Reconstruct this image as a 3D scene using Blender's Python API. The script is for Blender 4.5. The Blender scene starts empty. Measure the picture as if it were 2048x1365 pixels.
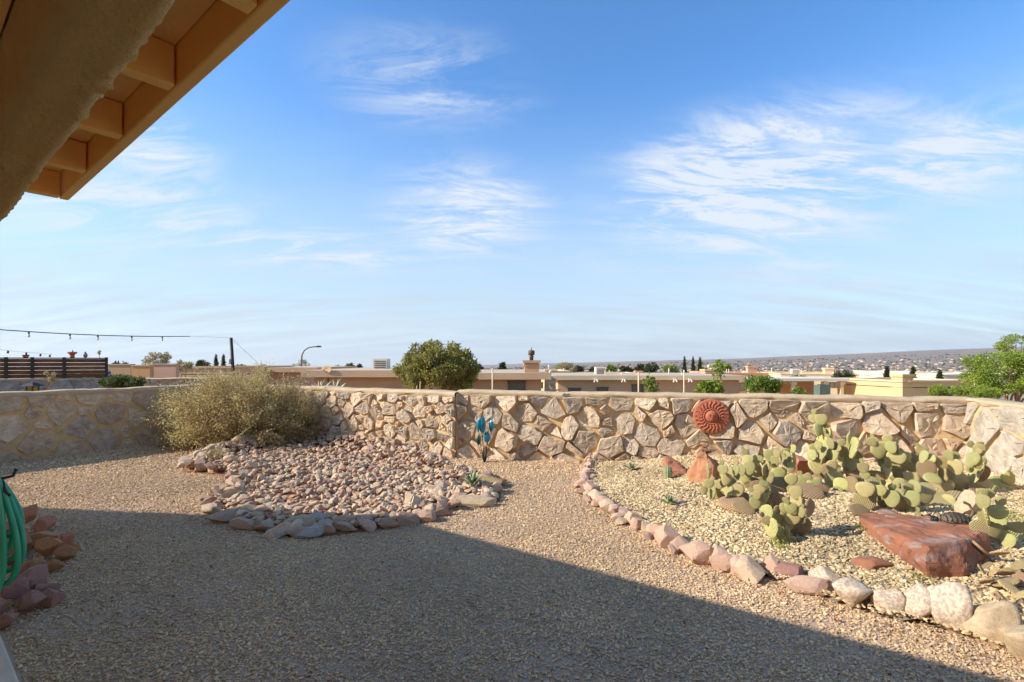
import bpy, bmesh, math, random
import numpy as np
from mathutils import Vector, Matrix, noise as mnoise

# ------------------------------------------------------------------ camera, sky, sun, exposure
scene = bpy.context.scene
COL = scene.collection
R = math.radians
EYE = 1.6                 # eye height over the gravel
F = 1000.0                # focal length in photo pixels (photo 2048 wide)
HOR = 722.0               # horizon row of the photo
SUN_EL = R(29.5)
SUN_XY = (-0.987, -0.16)    # towards the sun

cam_d = bpy.data.cameras.new('camera'); cam = bpy.data.objects.new('camera', cam_d)
COL.objects.link(cam)
cam.location = (0, 0, EYE); cam.rotation_euler = (R(90), 0, 0)
cam_d.sensor_width = 36.0; cam_d.lens = 36.0 * F / 2048.0
cam_d.shift_y = (HOR - 682.5) / 2048.0
cam_d.clip_start = 0.05; cam_d.clip_end = 40000
scene.camera = cam

sun_d = bpy.data.lights.new('sun', 'SUN'); sun = bpy.data.objects.new('sun', sun_d); COL.objects.link(sun)
sun_d.energy = 3.0; sun_d.angle = R(0.55); sun_d.color = (1.0, 0.985, 0.95)
sv = Vector((SUN_XY[0] * math.cos(SUN_EL), SUN_XY[1] * math.cos(SUN_EL), math.sin(SUN_EL)))
sun.rotation_euler = sv.to_track_quat('Z', 'Y').to_euler()
sun.location = (-30, 4, 20)

scene.view_settings.view_transform = 'Standard'
scene.view_settings.look = 'None'
scene.view_settings.exposure = 1.22
scene.view_settings.gamma = 1.0
scene.view_settings.use_curve_mapping = False
scene.cycles.use_denoising = True
scene.cycles.max_bounces = 9
scene.cycles.diffuse_bounces = 8
scene.cycles.volume_bounces = 0
scene.cycles.transparent_max_bounces = 9
scene.cycles.use_adaptive_sampling = True
scene.cycles.adaptive_threshold = 0.02

def build_world():
    w = bpy.data.worlds.new('World'); scene.world = w; w.use_nodes = True
    nt = w.node_tree; N = nt.nodes; L = nt.links; N.clear()
    out = N.new('ShaderNodeOutputWorld'); bg = N.new('ShaderNodeBackground')
    bg.inputs['Strength'].default_value = 0.132
    sky = N.new('ShaderNodeTexSky'); sky.sky_type = 'NISHITA'; sky.sun_disc = False
    sky.sun_elevation = SUN_EL; sky.sun_rotation = math.atan2(SUN_XY[0], SUN_XY[1])
    sky.altitude = 1200; sky.air_density = 1.0; sky.dust_density = 0.9; sky.ozone_density = 3.0
    hs = N.new('ShaderNodeHueSaturation'); hs.inputs['Saturation'].default_value = 1.2
    hs.inputs['Value'].default_value = 0.95
    L.new(sky.outputs[0], hs.inputs['Color'])
    tc = N.new('ShaderNodeTexCoord')
    sep = N.new('ShaderNodeSeparateXYZ'); L.new(tc.outputs['Generated'], sep.inputs[0])
    def M(op, a, b=None, c=None):
        n = N.new('ShaderNodeMath'); n.operation = op
        for i, v in enumerate((a, b, c)):
            if v is None: continue
            if isinstance(v, (int, float)): n.inputs[i].default_value = v
            else: L.new(v, n.inputs[i])
        return n.outputs[0]
    zc = M('ADD', M('MAXIMUM', sep.outputs[2], 0.0), 0.22)
    # cloud sheet coordinates: direction projected to a high flat layer
    px = M('DIVIDE', sep.outputs[0], zc); py = M('DIVIDE', sep.outputs[1], zc)
    cmb = N.new('ShaderNodeCombineXYZ'); L.new(px, cmb.inputs[0]); L.new(py, cmb.inputs[1])
    def noise_tex(scale, sx, sy, rot, detail, dist, off=0.0, rough=0.6):
        mp = N.new('ShaderNodeMapping'); L.new(cmb.outputs[0], mp.inputs[0])
        mp.inputs['Rotation'].default_value = (0, 0, R(rot)); mp.inputs['Scale'].default_value = (sx, sy, 1)
        mp.inputs['Location'].default_value = (off, off * .7, 0)
        n = N.new('ShaderNodeTexNoise'); L.new(mp.outputs[0], n.inputs['Vector'])
        n.inputs['Scale'].default_value = scale; n.inputs['Detail'].default_value = detail
        n.inputs['Distortion'].default_value = dist; n.inputs['Roughness'].default_value = rough
        return n.outputs[0]
    def rng(v, a, b, c=0.0, d=1.0):
        n = N.new('ShaderNodeMapRange'); n.interpolation_type = 'SMOOTHSTEP'; L.new(v, n.inputs[0])
        for i, q in enumerate((a, b, c, d)): n.inputs[i + 1].default_value = q
        return n.outputs[0]
    fib = noise_tex(2.2, 0.5, 2.6, 10, 9, .5, 3.1, .62)        # long wisps
    fib2 = noise_tex(3.2, .7, 1.9, -20, 12, .8, 8.4, .72)      # curled wisps
    big = noise_tex(0.55, 0.8, 1.2, 5, 4, 0.3, 1.7, .5)          # where cirrus gathers
    def blob(cx, cy, rx, rz, amp):                                # a bank of cirrus around one direction of the sky
        v = Vector(((cx - 1024) / F, 1.0, (HOR - cy) / F)).normalized()
        s = N.new('ShaderNodeVectorMath'); s.operation = 'SUBTRACT'; L.new(tc.outputs['Generated'], s.inputs[0]); s.inputs[1].default_value = v
        m = N.new('ShaderNodeVectorMath'); m.operation = 'MULTIPLY'; L.new(s.outputs[0], m.inputs[0]); m.inputs[1].default_value = (1 / rx, 1 / rx, 1 / rz)
        ln = N.new('ShaderNodeVectorMath'); ln.operation = 'LENGTH'; L.new(m.outputs[0], ln.inputs[0])
        return rng(ln.outputs['Value'], 1.0, 0.0, 0.0, amp)
    banks = None
    for b in ((1520, 370, .36, .16, 1.0), (1800, 335, .34, .10, .7), (930, 430, .22, .13, .7), (310, 300, .12, .08, .6), (860, 165, .25, .1, .35),
              (250, 420, .3, .1, .5), (620, 500, .3, .06, .55), (1610, 460, .12, .1, .5)):
        o = blob(*b); banks = o if banks is None else M('MAXIMUM', banks, o)
    wisps = M('MULTIPLY', M('ADD', rng(fib2, .42, .64), M('MULTIPLY', rng(fib, .42, .75), .6)), M('ADD', M('MULTIPLY', banks, 1.75), M('MULTIPLY', rng(big, .42, .75), .42)))
    # thin veil that thickens towards the horizon
    veil = M('MULTIPLY', rng(sep.outputs[2], .50, .04), M('ADD', M('MULTIPLY', rng(fib, .30, .72), .24), .76))
    amt = M('MINIMUM', wisps, .9)
    mix = N.new('ShaderNodeMix'); mix.data_type = 'RGBA'; L.new(amt, mix.inputs[0])
    mv = N.new('ShaderNodeMix'); mv.data_type = 'RGBA'; L.new(M('MINIMUM', veil, .95), mv.inputs[0]); L.new(hs.outputs[0], mv.inputs[6]); mv.inputs[7].default_value = (2.0, 2.42, 2.75, 1)
    L.new(mv.outputs[2], mix.inputs[6]); mix.inputs[7].default_value = (2.75, 2.95, 3.2, 1)
    L.new(mix.outputs[2], bg.inputs['Color']); L.new(bg.outputs[0], out.inputs['Surface'])
build_world()

# ------------------------------------------------------------------ helpers
rnd = random.Random(7)
def at(px, py, d):
    return Vector(((px - 1024) / F * d, d, EYE - (py - HOR) / F * d))
def gnd(px, py, zf=None):
    """point of the ground seen at a photo pixel"""
    z = 0.0
    for _ in range(12):
        d = (EYE - z) * F / (py - HOR); p = Vector(((px - 1024) / F * d, d, z))
        if zf is None: break
        z = zf(p.x, p.y)
    p.z = z
    return p
def smooth(a, b, x):
    t = min(1, max(0, (x - a) / (b - a))); return t * t * (3 - 2 * t)

def tag(o, label=None, cat=None, group=None, kind=None):
    if label: o['label'] = label
    if cat: o['category'] = cat
    if group: o['group'] = group
    if kind: o['kind'] = kind
    return o
def thing(name, label, cat, loc=(0, 0, 0), rz=0.0, group=None):
    o = bpy.data.objects.new(name, None); COL.objects.link(o); o.empty_display_size = .1
    o.location = loc; o.rotation_euler = (0, 0, rz)
    return tag(o, label, cat, group)
def link(name, me, mat=None, parent=None, loc=None, smooth_=False):
    o = bpy.data.objects.new(name, me); COL.objects.link(o)
    if mat is not None and not me.materials: me.materials.append(mat)
    if parent is not None: o.parent = parent
    if loc is not None: o.location = loc
    if smooth_:
        me.polygons.foreach_set('use_smooth', [True] * len(me.polygons)); me.update()
    return o
def arr_mesh(name, V, Fc):
    V = np.asarray(V, dtype=np.float32); Fc = np.asarray(Fc, dtype=np.int32)
    me = bpy.data.meshes.new(name); k = Fc.shape[1]
    me.vertices.add(len(V)); me.vertices.foreach_set('co', V.ravel())
    me.loops.add(Fc.size); me.loops.foreach_set('vertex_index', Fc.ravel())
    me.polygons.add(len(Fc)); me.polygons.foreach_set('loop_start', np.arange(0, Fc.size, k, dtype=np.int32))
    me.polygons.foreach_set('loop_total', np.full(len(Fc), k, dtype=np.int32))
    me.update(calc_edges=True); me.validate(); me.shade_flat(); return me

class MB:
    def __init__(s): s.v = []; s.f = []
    def add(s, vs, fs):
        n = len(s.v); s.v += [tuple(v) for v in vs]; s.f += [tuple(i + n for i in f) for f in fs]
    def box(s, c, size, rz=0.0, m=None):
        cx, cy, cz = c; a, b, h = size[0] / 2, size[1] / 2, size[2] / 2
        co, si = math.cos(rz), math.sin(rz); vs = []
        for z in (-h, h):
            for x, y in ((-a, -b), (a, -b), (a, b), (-a, b)):
                p = Vector((cx + x * co - y * si, cy + x * si + y * co, cz + z)); vs.append(m @ p if m else p)
        s.add(vs, [(3, 2, 1, 0), (4, 5, 6, 7), (0, 1, 5, 4), (1, 2, 6, 5), (2, 3, 7, 6), (3, 0, 4, 7)])
    def tube(s, pts, rad, n=8, caps=True):
        pts = [Vector(p) for p in pts]; k = len(pts)
        rs = rad if isinstance(rad, (list, tuple)) else [rad] * k
        ref = None; vs = []
        for i, p in enumerate(pts):
            t = (pts[min(i + 1, k - 1)] - pts[max(i - 1, 0)])
            t = t.normalized() if t.length > 1e-9 else Vector((0, 0, 1))
            if ref is None: ref = t.orthogonal().normalized()
            ref = ref - t * ref.dot(t)
            ref = ref.normalized() if ref.length > 1e-6 else t.orthogonal().normalized()
            b = t.cross(ref)
            for j in range(n):
                a = 2 * math.pi * j / n; vs.append(p + (ref * math.cos(a) + b * math.sin(a)) * rs[i])
        fs = [(i * n + j, i * n + (j + 1) % n, (i + 1) * n + (j + 1) % n, (i + 1) * n + j) for i in range(k - 1) for j in range(n)]
        if caps: fs += [tuple(range(n - 1, -1, -1)), tuple((k - 1) * n + j for j in range(n))]
        s.add(vs, fs)
    def lathe(s, prof, n=16, c=(0, 0, 0)):
        vs = [(c[0] + r * math.cos(2 * math.pi * j / n), c[1] + r * math.sin(2 * math.pi * j / n), c[2] + z) for r, z in prof for j in range(n)]
        k = len(prof)
        fs = [(i * n + j, i * n + (j + 1) % n, (i + 1) * n + (j + 1) % n, (i + 1) * n + j) for i in range(k - 1) for j in range(n)]
        fs += [tuple(range(n - 1, -1, -1)), tuple((k - 1) * n + j for j in range(n))]
        s.add(vs, fs)
    def mesh(s, name):
        me = bpy.data.meshes.new(name); me.from_pydata(s.v, [], s.f); me.update(); return me
    def build(s, name, mat, parent=None, loc=None, smooth_=False):
        return link(name, s.mesh(name), mat, parent, loc, smooth_)

# ------------------------------------------------------------------ materials
WARM = (1.04, .95, .83)                              # warm light tint put into the base colours, offsets blue skylight in shade
def warm(c): return tuple(min(.92, v * k) for v, k in zip(c, WARM))
G1 = (1, 1, 1); G0 = (.72, .70, .68)
def pmat(name, c1, c2, scale=6.0, rough=.9, bump=.25, bscale=30.0, orand=.0, island=.0, hue=.0, detail=6, dist=.02, lo=.35, hi=.65, spec=.25, extra=None, metal=0.0):
    """two-tone noise colour, per-object / per-piece brightness, fine relief"""
    if extra is None or c1 != G1: c1, c2 = warm(c1), warm(c2)
    m = bpy.data.materials.new(name); m.use_nodes = True; nt = m.node_tree; N = nt.nodes; L = nt.links
    bs = N['Principled BSDF']; bs.inputs['Roughness'].default_value = rough
    bs.inputs['Specular IOR Level'].default_value = spec; bs.inputs['Metallic'].default_value = metal
    tc = N.new('ShaderNodeTexCoord'); vec = tc.outputs['Object']
    oi = N.new('ShaderNodeObjectInfo')
    if orand > 0:
        ad = N.new('ShaderNodeVectorMath'); ad.operation = 'MULTIPLY_ADD'; L.new(oi.outputs['Random'], ad.inputs[0])
        ad.inputs[1].default_value = (37, 53, 71); L.new(vec, ad.inputs[2]); vec = ad.outputs[0]
    n = N.new('ShaderNodeTexNoise'); L.new(vec, n.inputs['Vector']); n.inputs['Scale'].default_value = scale; n.inputs['Detail'].default_value = detail
    mr = N.new('ShaderNodeMapRange'); L.new(n.outputs[0], mr.inputs[0]); mr.inputs[1].default_value = lo; mr.inputs[2].default_value = hi
    mx = N.new('ShaderNodeMix'); mx.data_type = 'RGBA'; L.new(mr.outputs[0], mx.inputs[0])
    mx.inputs[6].default_value = (*c1, 1); mx.inputs[7].default_value = (*c2, 1)
    colr = mx.outputs[2]
    def vary(src, amt, col):
        hs = N.new('ShaderNodeHueSaturation'); L.new(col, hs.inputs['Color'])
        r2 = N.new('ShaderNodeMapRange'); L.new(src, r2.inputs[0]); r2.inputs[3].default_value = 1 - amt; r2.inputs[4].default_value = 1 + amt
        L.new(r2.outputs[0], hs.inputs['Value'])
        if hue:
            w = N.new('ShaderNodeMath'); w.operation = 'FRACT'; mm = N.new('ShaderNodeMath'); mm.operation = 'MULTIPLY'; mm.inputs[1].default_value = 17.3
            L.new(src, mm.inputs[0]); L.new(mm.outputs[0], w.inputs[0])
            r3 = N.new('ShaderNodeMapRange'); L.new(w.outputs[0], r3.inputs[0]); r3.inputs[3].default_value = .5 - hue; r3.inputs[4].default_value = .5 + hue
            L.new(r3.outputs[0], hs.inputs['Hue'])
        return hs.outputs[0]
    if orand > 0: colr = vary(oi.outputs['Random'], orand, colr)
    if island > 0:
        g = N.new('ShaderNodeNewGeometry'); colr = vary(g.outputs['Random Per Island'], island, colr)
    if extra: colr = extra(N, L, vec, colr, oi)
    L.new(colr, bs.inputs['Base Color'])
    if bump > 0:
        b = N.new('ShaderNodeTexNoise'); L.new(vec, b.inputs['Vector']); b.inputs['Scale'].default_value = bscale; b.inputs['Detail'].default_value = 8; b.inputs['Roughness'].default_value = .65
        bp = N.new('ShaderNodeBump'); bp.inputs['Strength'].default_value = bump; bp.inputs['Distance'].default_value = dist
        L.new(b.outputs[0], bp.inputs['Height']); L.new(bp.outputs[0], bs.inputs['Normal'])
    return m
def ramp_random(cols, src='object'):
    """colour picked per object / instance / loose piece from a list"""
    def fn(N, L, vec, col, oi):
        rp = N.new('ShaderNodeValToRGB'); rp.color_ramp.interpolation = 'CONSTANT'
        e = rp.color_ramp.elements
        for i, c in enumerate(cols):
            el = e[i] if i < 2 else e.new(i / len(cols))
            el.position = i / len(cols); el.color = (*warm(c), 1)
        if src == 'object': L.new(oi.outputs['Random'], rp.inputs[0])
        else:
            g = N.new('ShaderNodeNewGeometry'); L.new(g.outputs['Random Per Island'], rp.inputs[0])
        mx = N.new('ShaderNodeMix'); mx.data_type = 'RGBA'; mx.blend_type = 'MULTIPLY'; mx.inputs[0].default_value = 1
        L.new(rp.outputs[0], mx.inputs[6]); L.new(col, mx.inputs[7]); return mx.outputs[2]
    return fn

MT = {}
def stain(N, L, vec, col, oi):                       # dark lichen spots on the wall stones
    n = N.new('ShaderNodeTexNoise'); L.new(vec, n.inputs['Vector']); n.inputs['Scale'].default_value = 5.5; n.inputs['Detail'].default_value = 9; n.inputs['Roughness'].default_value = .72
    mr = N.new('ShaderNodeMapRange'); L.new(n.outputs[0], mr.inputs[0]); mr.inputs[1].default_value = .63; mr.inputs[2].default_value = .70
    mr.inputs[4].default_value = .65
    mx = N.new('ShaderNodeMix'); mx.data_type = 'RGBA'; L.new(mr.outputs[0], mx.inputs[0]); L.new(col, mx.inputs[6]); mx.inputs[7].default_value = (.09, .08, .065, 1)
    return mx.outputs[2]
def stone_extra(N, L, vec, col, oi):
    return stain(N, L, vec, ramp_random([(.64, .515, .38), (.57, .445, .325), (.66, .525, .375), (.55, .46, .36), (.68, .56, .41), (.60, .465, .335)])(N, L, vec, col, oi), oi)
MT['stone'] = pmat('wall_stone', G1, G0, 9, .92, .8, 16, .14, extra=stone_extra, dist=.03)
MT['stone_pale'] = pmat('pale_wall_stone', (.52, .46, .37), (.36, .31, .25), 7, .92, .9, 14, .10, dist=.04)
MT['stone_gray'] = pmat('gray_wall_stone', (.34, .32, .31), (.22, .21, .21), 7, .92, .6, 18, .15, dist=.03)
MT['stone_yellow'] = pmat('yellow_wall_stone', (.58, .47, .28), (.44, .34, .20), 7, .92, .6, 18, .1, dist=.03)
MT['mortar'] = pmat('mortar', (.66, .475, .25), (.56, .40, .21), 9, .95, .7, 60, dist=.015)
MT['cap'] = pmat('wall_cap_mortar', (.56, .435, .29), (.47, .365, .24), 6, .95, .7, 45, dist=.015)
MT['gravel_sheet'] = pmat('gravel_sheet', (.56, .41, .30), (.38, .27, .20), 130, .95, .4, 170, dist=.02, detail=3)
PEB = [(0.809, 0.613, 0.368), (0.615, 0.438, 0.258), (0.729, 0.533, 0.319), (0.501, 0.358, 0.214), (0.778, 0.569, 0.339), (0.68, 0.497, 0.303), (0.419, 0.3, 0.184), (0.809, 0.65, 0.399), (0.713, 0.504, 0.292), (0.599, 0.443, 0.279)]
def drift(cols):                                     # gravel: per-stone colour with broad dusty and washed patches
    base = ramp_random(cols)
    def fn(N, L, vec, col, oi):
        c = base(N, L, vec, col, oi)
        n = N.new('ShaderNodeTexNoise'); L.new(oi.outputs['Location'], n.inputs['Vector']); n.inputs['Scale'].default_value = .9; n.inputs['Detail'].default_value = 5
        mr = N.new('ShaderNodeMapRange'); L.new(n.outputs[0], mr.inputs[0]); mr.inputs[1].default_value = .3; mr.inputs[2].default_value = .7; mr.inputs[3].default_value = .80; mr.inputs[4].default_value = 1.14
        hs = N.new('ShaderNodeHueSaturation'); L.new(c, hs.inputs['Color']); L.new(mr.outputs[0], hs.inputs['Value']); return hs.outputs[0]
    return fn
MT['pebble'] = pmat('gravel_pebble', G1, (.8, .78, .76), 40, .9, 0, extra=drift(PEB))
PEB2 = [(0.704, 0.554, 0.313), (0.573, 0.437, 0.237), (0.771, 0.628, 0.39), (0.484, 0.362, 0.2), (0.661, 0.511, 0.295), (0.374, 0.276, 0.161), (0.815, 0.692, 0.456), (0.617, 0.49, 0.295)]
MT['pebble_cream'] = pmat('cream_pebble', G1, (.82, .8, .78), 40, .9, 0, extra=drift(PEB2))
MT['bed_sheet'] = pmat('bed_sheet', (.46, .38, .27), (.26, .21, .15), 80, .95, 1.0, 110, dist=.02, detail=3)
RK = [(.58, .41, .29), (.64, .50, .35), (.50, .33, .23), (.60, .46, .32), (.54, .42, .31), (.66, .53, .38), (.56, .37, .26), (.48, .37, .28), (.62, .45, .31)]
MT['rock'] = pmat('bed_rock', G1, (.72, .70, .69), 9, .92, .5, 22, .12, extra=ramp_random(RK), dist=.02)
MT['rock_stuff'] = pmat('bed_rock_small', G1, (.72, .70, .69), 9, .92, .4, 22, 0, extra=ramp_random(RK, 'island'), dist=.02)
MT['rock_cream'] = pmat('cream_rock', (.64, .50, .35), (.54, .41, .28), 9, .92, .5, 22, .12, dist=.02)
MT['rock_buff'] = pmat('buff_rock', (.58, .44, .31), (.48, .36, .25), 9, .92, .5, 22, .12, dist=.02)
MT['rock_dusk'] = pmat('dusky_rock', (.42, .30, .23), (.34, .25, .20), 9, .92, .5, 22, .12, dist=.02)
MT['rock_rose'] = pmat('rose_rock', (.58, .38, .28), (.50, .33, .24), 9, .92, .5, 22, .12, dist=.02)
MT['rock_white'] = pmat('cream_boulder', (.66, .56, .43), (.46, .34, .26), 7, .9, .5, 20, .08, dist=.02, lo=.42, hi=.58)
MT['rock_pink'] = pmat('pink_boulder', (.52, .36, .27), (.42, .29, .23), 7, .9, .5, 20, .14, dist=.02)
MT['rock_tan'] = pmat('tan_boulder', (.56, .44, .29), (.44, .33, .21), 6, .9, .5, 20, .08, dist=.02)
MT['rock_ochre'] = pmat('ochre_boulder', (.55, .36, .15), (.50, .37, .22), 6, .9, .5, 20, .08, dist=.02)
MT['rock_gray'] = pmat('gray_rock', (.44, .42, .39), (.33, .31, .29), 8, .9, .4, 20, .1, dist=.02)
MT['rock_red'] = pmat('red_rock', (.34, .15, .085), (.28, .13, .08), 4, .9, .55, 14, .10, dist=.03)
MT['rock_redbrown'] = pmat('red_brown_rock', (.50, .25, .13), (.40, .19, .10), 5, .9, .55, 16, .16, dist=.03, hue=.012)
MT['rock_purple'] = pmat('purple_rock', (.40, .21, .165), (.31, .165, .135), 6, .9, .5, 16, .14, dist=.03)
def slab_extra(N, L, vec, col, oi):                 # grey weathered streaks on the red slab
    mp = N.new('ShaderNodeMapping'); L.new(vec, mp.inputs[0]); mp.inputs['Scale'].default_value = (1.2, 3.5, 6)
    n = N.new('ShaderNodeTexNoise'); L.new(mp.outputs[0], n.inputs['Vector']); n.inputs['Scale'].default_value = 2.2; n.inputs['Detail'].default_value = 8
    mr = N.new('ShaderNodeMapRange'); L.new(n.outputs[0], mr.inputs[0]); mr.inputs[1].default_value = .52; mr.inputs[2].default_value = .66; mr.inputs[4].default_value = .6
    mx = N.new('ShaderNodeMix'); mx.data_type = 'RGBA'; L.new(mr.outputs[0], mx.inputs[0]); L.new(col, mx.inputs[6]); mx.inputs[7].default_value = (.33, .29, .25, 1)
    return mx.outputs[2]
MT['slab'] = pmat('red_slab', (.34, .14, .078), (.27, .115, .068), 4, .88, .7, 13, 0, extra=slab_extra, dist=.035)
MT['stucco'] = pmat('tan_stucco', (.92, .67, .31), (.84, .60, .26), 9, .95, 1.0, 85, dist=.03)
MT['paint'] = pmat('tan_paint', (.90, .60, .235), (.86, .565, .215), 5, .75, .12, 40, dist=.01)
MT['panel'] = pmat('roof_panel', (.90, .61, .25), (.84, .56, .22), 14, .85, .25, 60, dist=.008)
MT['house_wall'] = pmat('house_stucco', (.82, .68, .48), (.78, .64, .44), 8, .95, .5, 60, dist=.01)
MT['concrete'] = pmat('patio_concrete', (.66, .56, .44), (.58, .49, .38), 7, .92, .3, 60, dist=.008)
MT['dark'] = pmat('dark_metal', (.03, .028, .026), (.05, .045, .04), 8, .55, .1, 40)
MT['hose'] = pmat('green_hose', (.03, .33, .17), (.025, .28, .14), 10, .45, .05, 80, spec=.5)
MT['wood'] = pmat('brown_wood', (.22, .095, .035), (.15, .06, .022), 5, .75, .3, 30, .14, dist=.01)
MT['leaf_sage'] = pmat('sage_leaf', (.62, .57, .28), (.53, .43, .215), 2.2, .85, 0, island=.38, hue=.018)
MT['twig'] = pmat('twig', (.40, .27, .16), (.30, .20, .12), 12, .9, .2, 40)
MT['leaf_tree'] = pmat('olive_leaf', (.34, .32, .09), (.24, .23, .07), 1.6, .8, 0, island=.4, hue=.015)
MT['leaf_lime'] = pmat('lime_leaf', (.30, .38, .055), (.22, .31, .05), 1.4, .75, 0, island=.35, hue=.02)
MT['leaf_green'] = pmat('green_leaf', (.16, .25, .045), (.22, .27, .05), 1.4, .75, 0, island=.35, hue=.02)
MT['leaf_dark'] = pmat('dark_leaf', (.075, .095, .035), (.05, .065, .025), .8, .85, 0, island=.35, hue=.015)
MT['leaf_hedge'] = pmat('hedge_leaf', (.13, .16, .055), (.09, .12, .04), 3, .7, 0, island=.4, hue=.03)
MT['leaf_pale'] = pmat('pale_leaf', (.36, .34, .17), (.42, .36, .22), 2, .85, 0, island=.3, hue=.02)
MT['leaf_litter'] = pmat('leaf_litter', (.30, .16, .06), (.20, .11, .05), 6, .9, 0, island=.5, hue=.02)
MT['straw'] = pmat('straw', (.52, .42, .24), (.42, .34, .18), 6, .85, 0, island=.25)
MT['grass'] = pmat('tuft_grass', (.36, .33, .14), (.30, .24, .10), 4, .85, 0, island=.35, hue=.02)
MT['agave'] = pmat('agave_leaf', (.19, .25, .13), (.26, .31, .17), 10, .6, .1, 30, .15)
MT['agave_pale'] = pmat('pale_agave_leaf', (.36, .37, .27), (.44, .43, .33), 6, .6, .1, 30, .15)

for k_ in [k for k in MT if k.startswith('leaf_') and k != 'leaf_litter'] + ['grass']:   # thin leaves let light through
    nt_ = MT[k_].node_tree; bs_ = nt_.nodes['Principled BSDF']; tr_ = nt_.nodes.new('ShaderNodeBsdfTranslucent'); mx_ = nt_.nodes.new('ShaderNodeMixShader'); mx_.inputs[0].default_value = .38
    nt_.links.new(bs_.inputs['Base Color'].links[0].from_socket, tr_.inputs[0]); nt_.links.new(bs_.outputs[0], mx_.inputs[1]); nt_.links.new(tr_.outputs[0], mx_.inputs[2]); nt_.links.new(mx_.outputs[0], nt_.nodes['Material Output'].inputs[0])
def pad_mat(name, body, body2, dot, orand=.26):
    m = pmat(name, body, body2, 5, .7, 0, orand=orand, hue=.022)
    nt = m.node_tree; N = nt.nodes; L = nt.links; bs = N['Principled BSDF']
    tc = N.new('ShaderNodeTexCoord')
    sp = N.new('ShaderNodeSeparateXYZ'); L.new(tc.outputs['Object'], sp.inputs[0])
    def M(op, a, b=None):
        n = N.new('ShaderNodeMath'); n.operation = op
        for i, v in enumerate((a, b)):
            if v is None: continue
            if isinstance(v, (int, float)): n.inputs[i].default_value = v
            else: L.new(v, n.inputs[i])
        return n.outputs[0]
    # rows of areoles on crossing diagonals of the pad (object space: unit-high pad)
    k = 62.0
    a = M('ABSOLUTE', M('SINE', M('MULTIPLY', M('ADD', sp.outputs[0], M('MULTIPLY', sp.outputs[2], .62)), k * .62)))
    b = M('ABSOLUTE', M('SINE', M('MULTIPLY', M('SUBTRACT', sp.outputs[0], M('MULTIPLY', sp.outputs[2], .62)), k * .62)))
    d = M('MULTIPLY', a, b)
    mr = N.new('ShaderNodeMapRange'); L.new(d, mr.inputs[0]); mr.inputs[1].default_value = .62; mr.inputs[2].default_value = .88
    mx = N.new('ShaderNodeMix'); mx.data_type = 'RGBA'; L.new(M('MULTIPLY', mr.outputs[0], .55), mx.inputs[0])
    src = bs.inputs['Base Color'].links[0].from_socket
    L.new(src, mx.inputs[6]); mx.inputs[7].default_value = (*dot, 1); L.new(mx.outputs[2], bs.inputs['Base Color'])
    bp = N.new('ShaderNodeBump'); bp.inputs['Strength'].default_value = .8; bp.inputs['Distance'].default_value = .012
    L.new(d, bp.inputs['Height']); L.new(bp.outputs[0], bs.inputs['Normal'])
    return m
MT['pad'] = pad_mat('cactus_pad', (.53, .48, .17), (.61, .54, .23), (.85, .75, .48))
MT['pad_old'] = pad_mat('old_cactus_pad', (.42, .31, .15), (.36, .26, .12), (.54, .44, .26))
MT['pad_dry'] = pad_mat('dry_cactus_pad', (.64, .44, .22), (.55, .38, .20), (.74, .58, .36))

# ------------------------------------------------------------------ rock and plant makers
def ico(sub):
    bm = bmesh.new(); bmesh.ops.create_icosphere(bm, subdivisions=sub, radius=1.0)
    V = np.array([v.co[:] for v in bm.verts]); Fc = np.array([[v.index for v in f.verts] for f in bm.faces]); bm.free(); return V, Fc
ICO = {k: ico(k) for k in (1, 2, 3, 4)}
def fbm(V, scale, seed, octs=3):
    out = np.zeros(len(V))
    for i, v in enumerate(V):
        p = Vector((v[0] * scale + seed * 3.7, v[1] * scale - seed * 1.9, v[2] * scale + seed))
        out[i] = mnoise.fractal(p, 1.0, 2.0, octs)
    return out
def rock_verts(seed, sub=2, cuts=12, lo=.50, hi=.82, rough=.05):
    g = np.random.RandomState(seed); V, Fc = ICO[sub]; V = V.copy()
    for _ in range(cuts):
        n = g.normal(size=3); n /= np.linalg.norm(n); d = g.uniform(lo, hi)
        s = V @ n - d; s[s < 0] = 0; V -= s[:, None] * n * .96
    if rough: V += V * (fbm(V, 2.3, seed) * rough)[:, None]
    V /= np.abs(V).max(axis=0)
    return V, Fc
def rock_mesh(seed, sub=2, cuts=12, rough=.05, lo=.5, hi=.82, mat=None):
    V, Fc = rock_verts(seed, sub, cuts, lo, hi, rough)
    me = arr_mesh('rock', V, Fc)
    if mat: me.materials.append(mat)
    return me
def leaves(C, S, n, size, g, shell=.35, asp=.5, up=0.0):
    """leaf quads spread through ellipsoid clumps. C (k,3) centres, S (k,3) radii"""
    C = np.asarray(C, float); S = np.asarray(S, float)
    w = S.prod(axis=1) ** .67; idx = g.choice(len(C), n, p=w / w.sum())
    d = g.normal(size=(n, 3)); d /= np.linalg.norm(d, axis=1)[:, None]
    r = g.uniform(shell, 1, n) ** .6 * g.uniform(.75, 1.12, n)
    P = C[idx] + d * r[:, None] * S[idx]
    return leaf_quads(P, size, g, asp, d, up)
def leaf_quads(P, size, g, asp=.5, d=None, up=0.0):
    n = len(P)
    a = g.normal(size=(n, 3)); a[:, 2] += up
    if d is not None: a += d * .7
    a /= np.linalg.norm(a, axis=1)[:, None]
    b = np.cross(a, g.normal(size=(n, 3))); b /= np.linalg.norm(b, axis=1)[:, None]
    L = (size * g.uniform(.6, 1.4, n))[:, None]
    V = np.stack([P, P + a * L * .5 + b * L * asp * .5, P + a * L, P + a * L * .5 - b * L * asp * .5], axis=1).reshape(-1, 3)
    return V, np.arange(4 * n).reshape(n, 4)
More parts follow.
